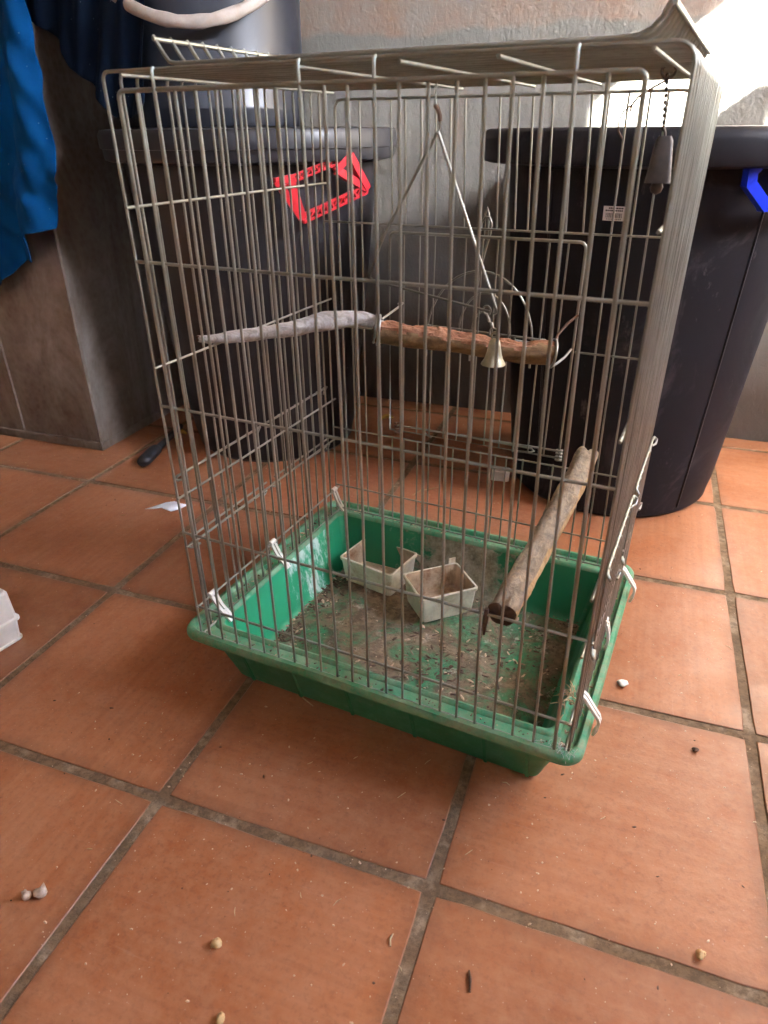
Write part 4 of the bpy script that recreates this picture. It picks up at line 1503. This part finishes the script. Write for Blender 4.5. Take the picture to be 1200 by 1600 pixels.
for k in range(26):
    p = Vector((TU1 - .024 + q.gauss(0, .007), TV0 + .012 + q.gauss(0, .005), .103 + q.random() * .004))
    p2 = p + Vector((q.gauss(0, .010), q.gauss(-.004, .006), q.gauss(-.004, .006)))
    b.tube([p, (p + p2) / 2 + Vector((q.gauss(0, .003), q.gauss(0, .003), .003)), p2], .00018, 4)
tag(b.build('cobweb', M['web'], tray), kind='stuff')


def pebble(name, label, cat, mat, parts, x, y):
    e_b = MB()
    qq = random.Random(hash((round(x * 1000), round(y * 1000))) & 255)
    for (dx, dy, r_, sq) in parts:
        rings = []
        for i in range(7):
            th = math.pi * (i + .5) / 7
            rings.append([(dx + r_ * math.sin(th) * math.cos(t), dy + r_ * math.sin(th) * math.sin(t), r_ * sq * (1 - math.cos(th))) for t in [2 * math.pi * k / 10 for k in range(10)]])
        rings = [[Vector(p) * (1 + .45 * mnoise.noise(Vector(p) * 170 + Vector((x * 50, y * 50, 0))) + .2 * mnoise.noise(Vector(p) * 480 + Vector((x * 50, y * 50, 3)))) for p in rg_] for rg_ in rings]
        rings = [[(p.x, p.y, max(p.z, 0)) for p in rg_] for rg_ in rings]
        e_b.loft(rings, cap0=True, cap1=True)
    o = e_b.build(name, mat, None, (x, y, .0003))
    tag(o, label, cat)
    return o
pebble('pebble', 'larger lump of a whitish crumbly pair on the near tile', 'pebble', M['stone'], [(0, 0, .0062, .85)], -.0435, -.1400)
pebble('pebble', 'smaller knobbly lump of a whitish crumbly pair on the near tile', 'pebble', M['stone'], [(0, 0, .0052, .75), (-.006, .002, .0028, .8)], -.0555, -.1475)
pebble('kernel', 'cream kernel lying alone on the near tile', 'kernel', M['corn'], [(0, 0, .0050, .85), (-.005, -.003, .002, .7)], .153, -.124)
pebble('kernel', 'yellow kernel nearest the camera, in line with the cream kernel', 'kernel', M['corn'], [(0, 0, .0044, .8)], .190, -.178)
pebble('kernel', 'yellow kernel on the tile in the near corner by the grout line', 'kernel', M['corn'], [(0, 0, .0040, .8), (.003, .002, .0025, .8)], .587, .018)
pebble('pebble', 'smooth white oval pebble beside the tray clip', 'pebble', M['white'], [(0, 0, .0072, .42)], .500, .374)
pebble('pebble', 'grey crumbly lump in front of the dusty bin', 'pebble', M['stone'], [(0, 0, .0066, .6), (-.008, .004, .004, .6)], .413, .612)
pebble('seed', 'dark husk lying near the tray corner', 'seed', M['dark'], [(0, 0, .0038, .5)], .592, .282)

# ------------------------------------------------------------------ small things on the floor
# scrap of paper
b = MB()
out = [(-.458, .588), (-.446, .606), (-.432, .625), (-.414, .630), (-.395, .626), (-.382, .632), (-.385, .612), (-.394, .590), (-.408, .592), (-.425, .600), (-.440, .594)]
cx_, cy_ = -.420, .610
def ph(x, y): return .0008 + .008 * max(0, (1 - ((x - cx_) / .045) ** 2)) * (.6 + .4 * math.sin((x - cx_) * 60))
V = [(x, y, ph(x, y)) for x, y in out]
for f_ in (.66, .33):
    V += [(cx_ + (x - cx_) * f_, cy_ + (y - cy_) * f_, ph(cx_ + (x - cx_) * f_, cy_ + (y - cy_) * f_)) for x, y in out]
V.append((cx_, cy_, ph(cx_, cy_)))
n_ = len(out)
F = []
for a in range(2):
    for k in range(n_):
        l = (k + 1) % n_
        F.append((a * n_ + k, a * n_ + l, (a + 1) * n_ + l, (a + 1) * n_ + k))
F += [(2 * n_ + k, 2 * n_ + (k + 1) % n_, 3 * n_) for k in range(n_)]
b.add(V, [tuple(reversed(f)) for f in F])
o = b.build('paper_scrap', M['paper'])
so = o.modifiers.new('thickness', 'SOLIDIFY'); so.thickness = .0004
tag(o, 'torn scrap of white paper on the tiles beside the cage', 'paper')
# black rubber grip of a tool lying behind
b = MB()
ax0, ax1 = Vector((-.588, .757, .0135)), Vector((-.604, .842, .016))
rings = []
d = (ax1 - ax0).normalized(); s_ = d.cross(Vector((0, 0, 1))).normalized(); u_ = s_.cross(d)
for t, w, h in ((-.004, .004, .004), (0, .0125, .0105), (.012, .0155, .0128), (.05, .016, .013), (.074, .0145, .0125), (.082, .010, .0095), (.086, .008, .008), (.15, .0075, .0075), (.22, .007, .007)):
    c = ax0 + d * t + Vector((0, 0, .0 if t < .08 else -.002))
    rings.append([c + s_ * w * math.cos(a) + u_ * h * math.sin(a) for a in [2 * math.pi * k / 16 for k in range(16)]])
bl = MB(); bl.loft(rings[:6], cap0=True, cap1=True)
te = empty('tool', ax0)
tag(te, 'black rubber-gripped tool lying on the tiles near the metal box', 'tool')
bl.v = [tuple(Vector(v) - ax0) for v in bl.v]
bl.build('grip', M['rubber'], te)
bs = MB(); bs.loft(rings[5:], cap0=True, cap1=True); bs.v = [tuple(Vector(v) - ax0) for v in bs.v]
bs.build('shaft', M['rubber'], te)
# white block, leaves, twig
b = MB(); b.box((-.020, -.012, 0), (.020, .012, .026), bev=.002)
o = b.build('block', M['white'], None, (.210, .965, .0005)); o.rotation_euler = (0, 0, .15)
tag(o, 'small white block on the tiles behind the cage', 'block')
def leaf(x, y, rot, s_, label):
    b = MB()
    rows = []
    for i in range(9):
        t = i / 8
        w = .42 * math.sin(math.pi * t ** .8) * s_
        rows.append([((t - .5) * 2 * s_, k * w, .003 + .006 * abs(k) + .006 * math.sin(t * 3) * (1 if k else .4)) for k in (-1, -.5, 0, .5, 1)])
    b.loft(rows, closed=False)
    o = b.build('leaf', M['leaf'], None, (x, y, 0)); o.rotation_euler = (0, 0, rot)
    so = o.modifiers.new('thickness', 'SOLIDIFY'); so.thickness = .0005
    tag(o, label, 'leaf')
leaf(-.150, 1.225, .6, .018, 'yellow dry leaf on the tiles behind the cage door')
leaf(-.616, .955, .2, .014, 'yellow dry leaf in the shade beside the metal box')
b = MB(); b.tube([(.048, .824, .002), (.062, .846, .006), (.078, .862, .004), (.092, .882, .002)], [.0007, .0014, .0013, .0006], 6)
tag(b.build('twig', M['straw']), 'pale dry twig on the tiles behind the cage', 'twig')
b = MB(); b.tube([(.075, .215, .002), (.090, .200, .003), (.108, .192, .002)], [.0007, .0011, .0006], 6)
tag(b.build('twig', M['straw']), 'pale dry twig lying in the shade under the tray edge', 'twig')
b = MB(); b.tube([(.310, -.070, .0012), (.3075, -.064, .0016), (.3085, -.058, .0012)], [.0008, .0012, .0007], 6)
tag(b.build('twig', M['straw']), 'tiny cream splinter on the near middle tile', 'twig')
b = MB(); b.tube([(.391, -.084, .0012), (.389, -.074, .0022), (.386, -.066, .0012)], [.0008, .0016, .0007], 6)
tag(b.build('scrap', M['dark']), 'curled dark scrap on the near tile', 'scrap')

# white plastic tub at the picture edge
tb = empty('plastic_tub', (-.46, .115, 0), 0)
tag(tb, 'white plastic tub with a ledge round its side standing on the tiles', 'tub')
b = MB()
def tubring(ins, z):
    c = [(-.377, .180), (-.40, .06), (-.60, .10), (-.577, .22)]
    c = [(x + .46, y - .115) for x, y in c]
    ctr = Vector((sum(p[0] for p in c) / 4, sum(p[1] for p in c) / 4))
    P = []
    for k in range(4):
        p, pa, pb = Vector(c[k]), Vector(c[k - 1]), Vector(c[(k + 1) % 4])
        da, db = (pa - p).normalized(), (pb - p).normalized()
        p = p + (da + db) * ins
        for t in (1, .5, 0):
            P.append(p + da * .006 * t + db * .006 * (1 - t) * 1.0 if t in (1, 0) else p + (da + db) * .0022)
    return [(p.x, p.y, z) for p in P]
prof = [(.002, 0), (0, .002), (0, .005), (.002, .006), (.0, .036), (-.003, .037), (-.003, .041), (.000, .043), (.0015, .085), (.004, .089), (.012, .090)]
b.loft([tubring(i_, z) for i_, z in prof], cap0=True, cap1=True, smooth=False)
b.build('tub_body', M['white'], tb)
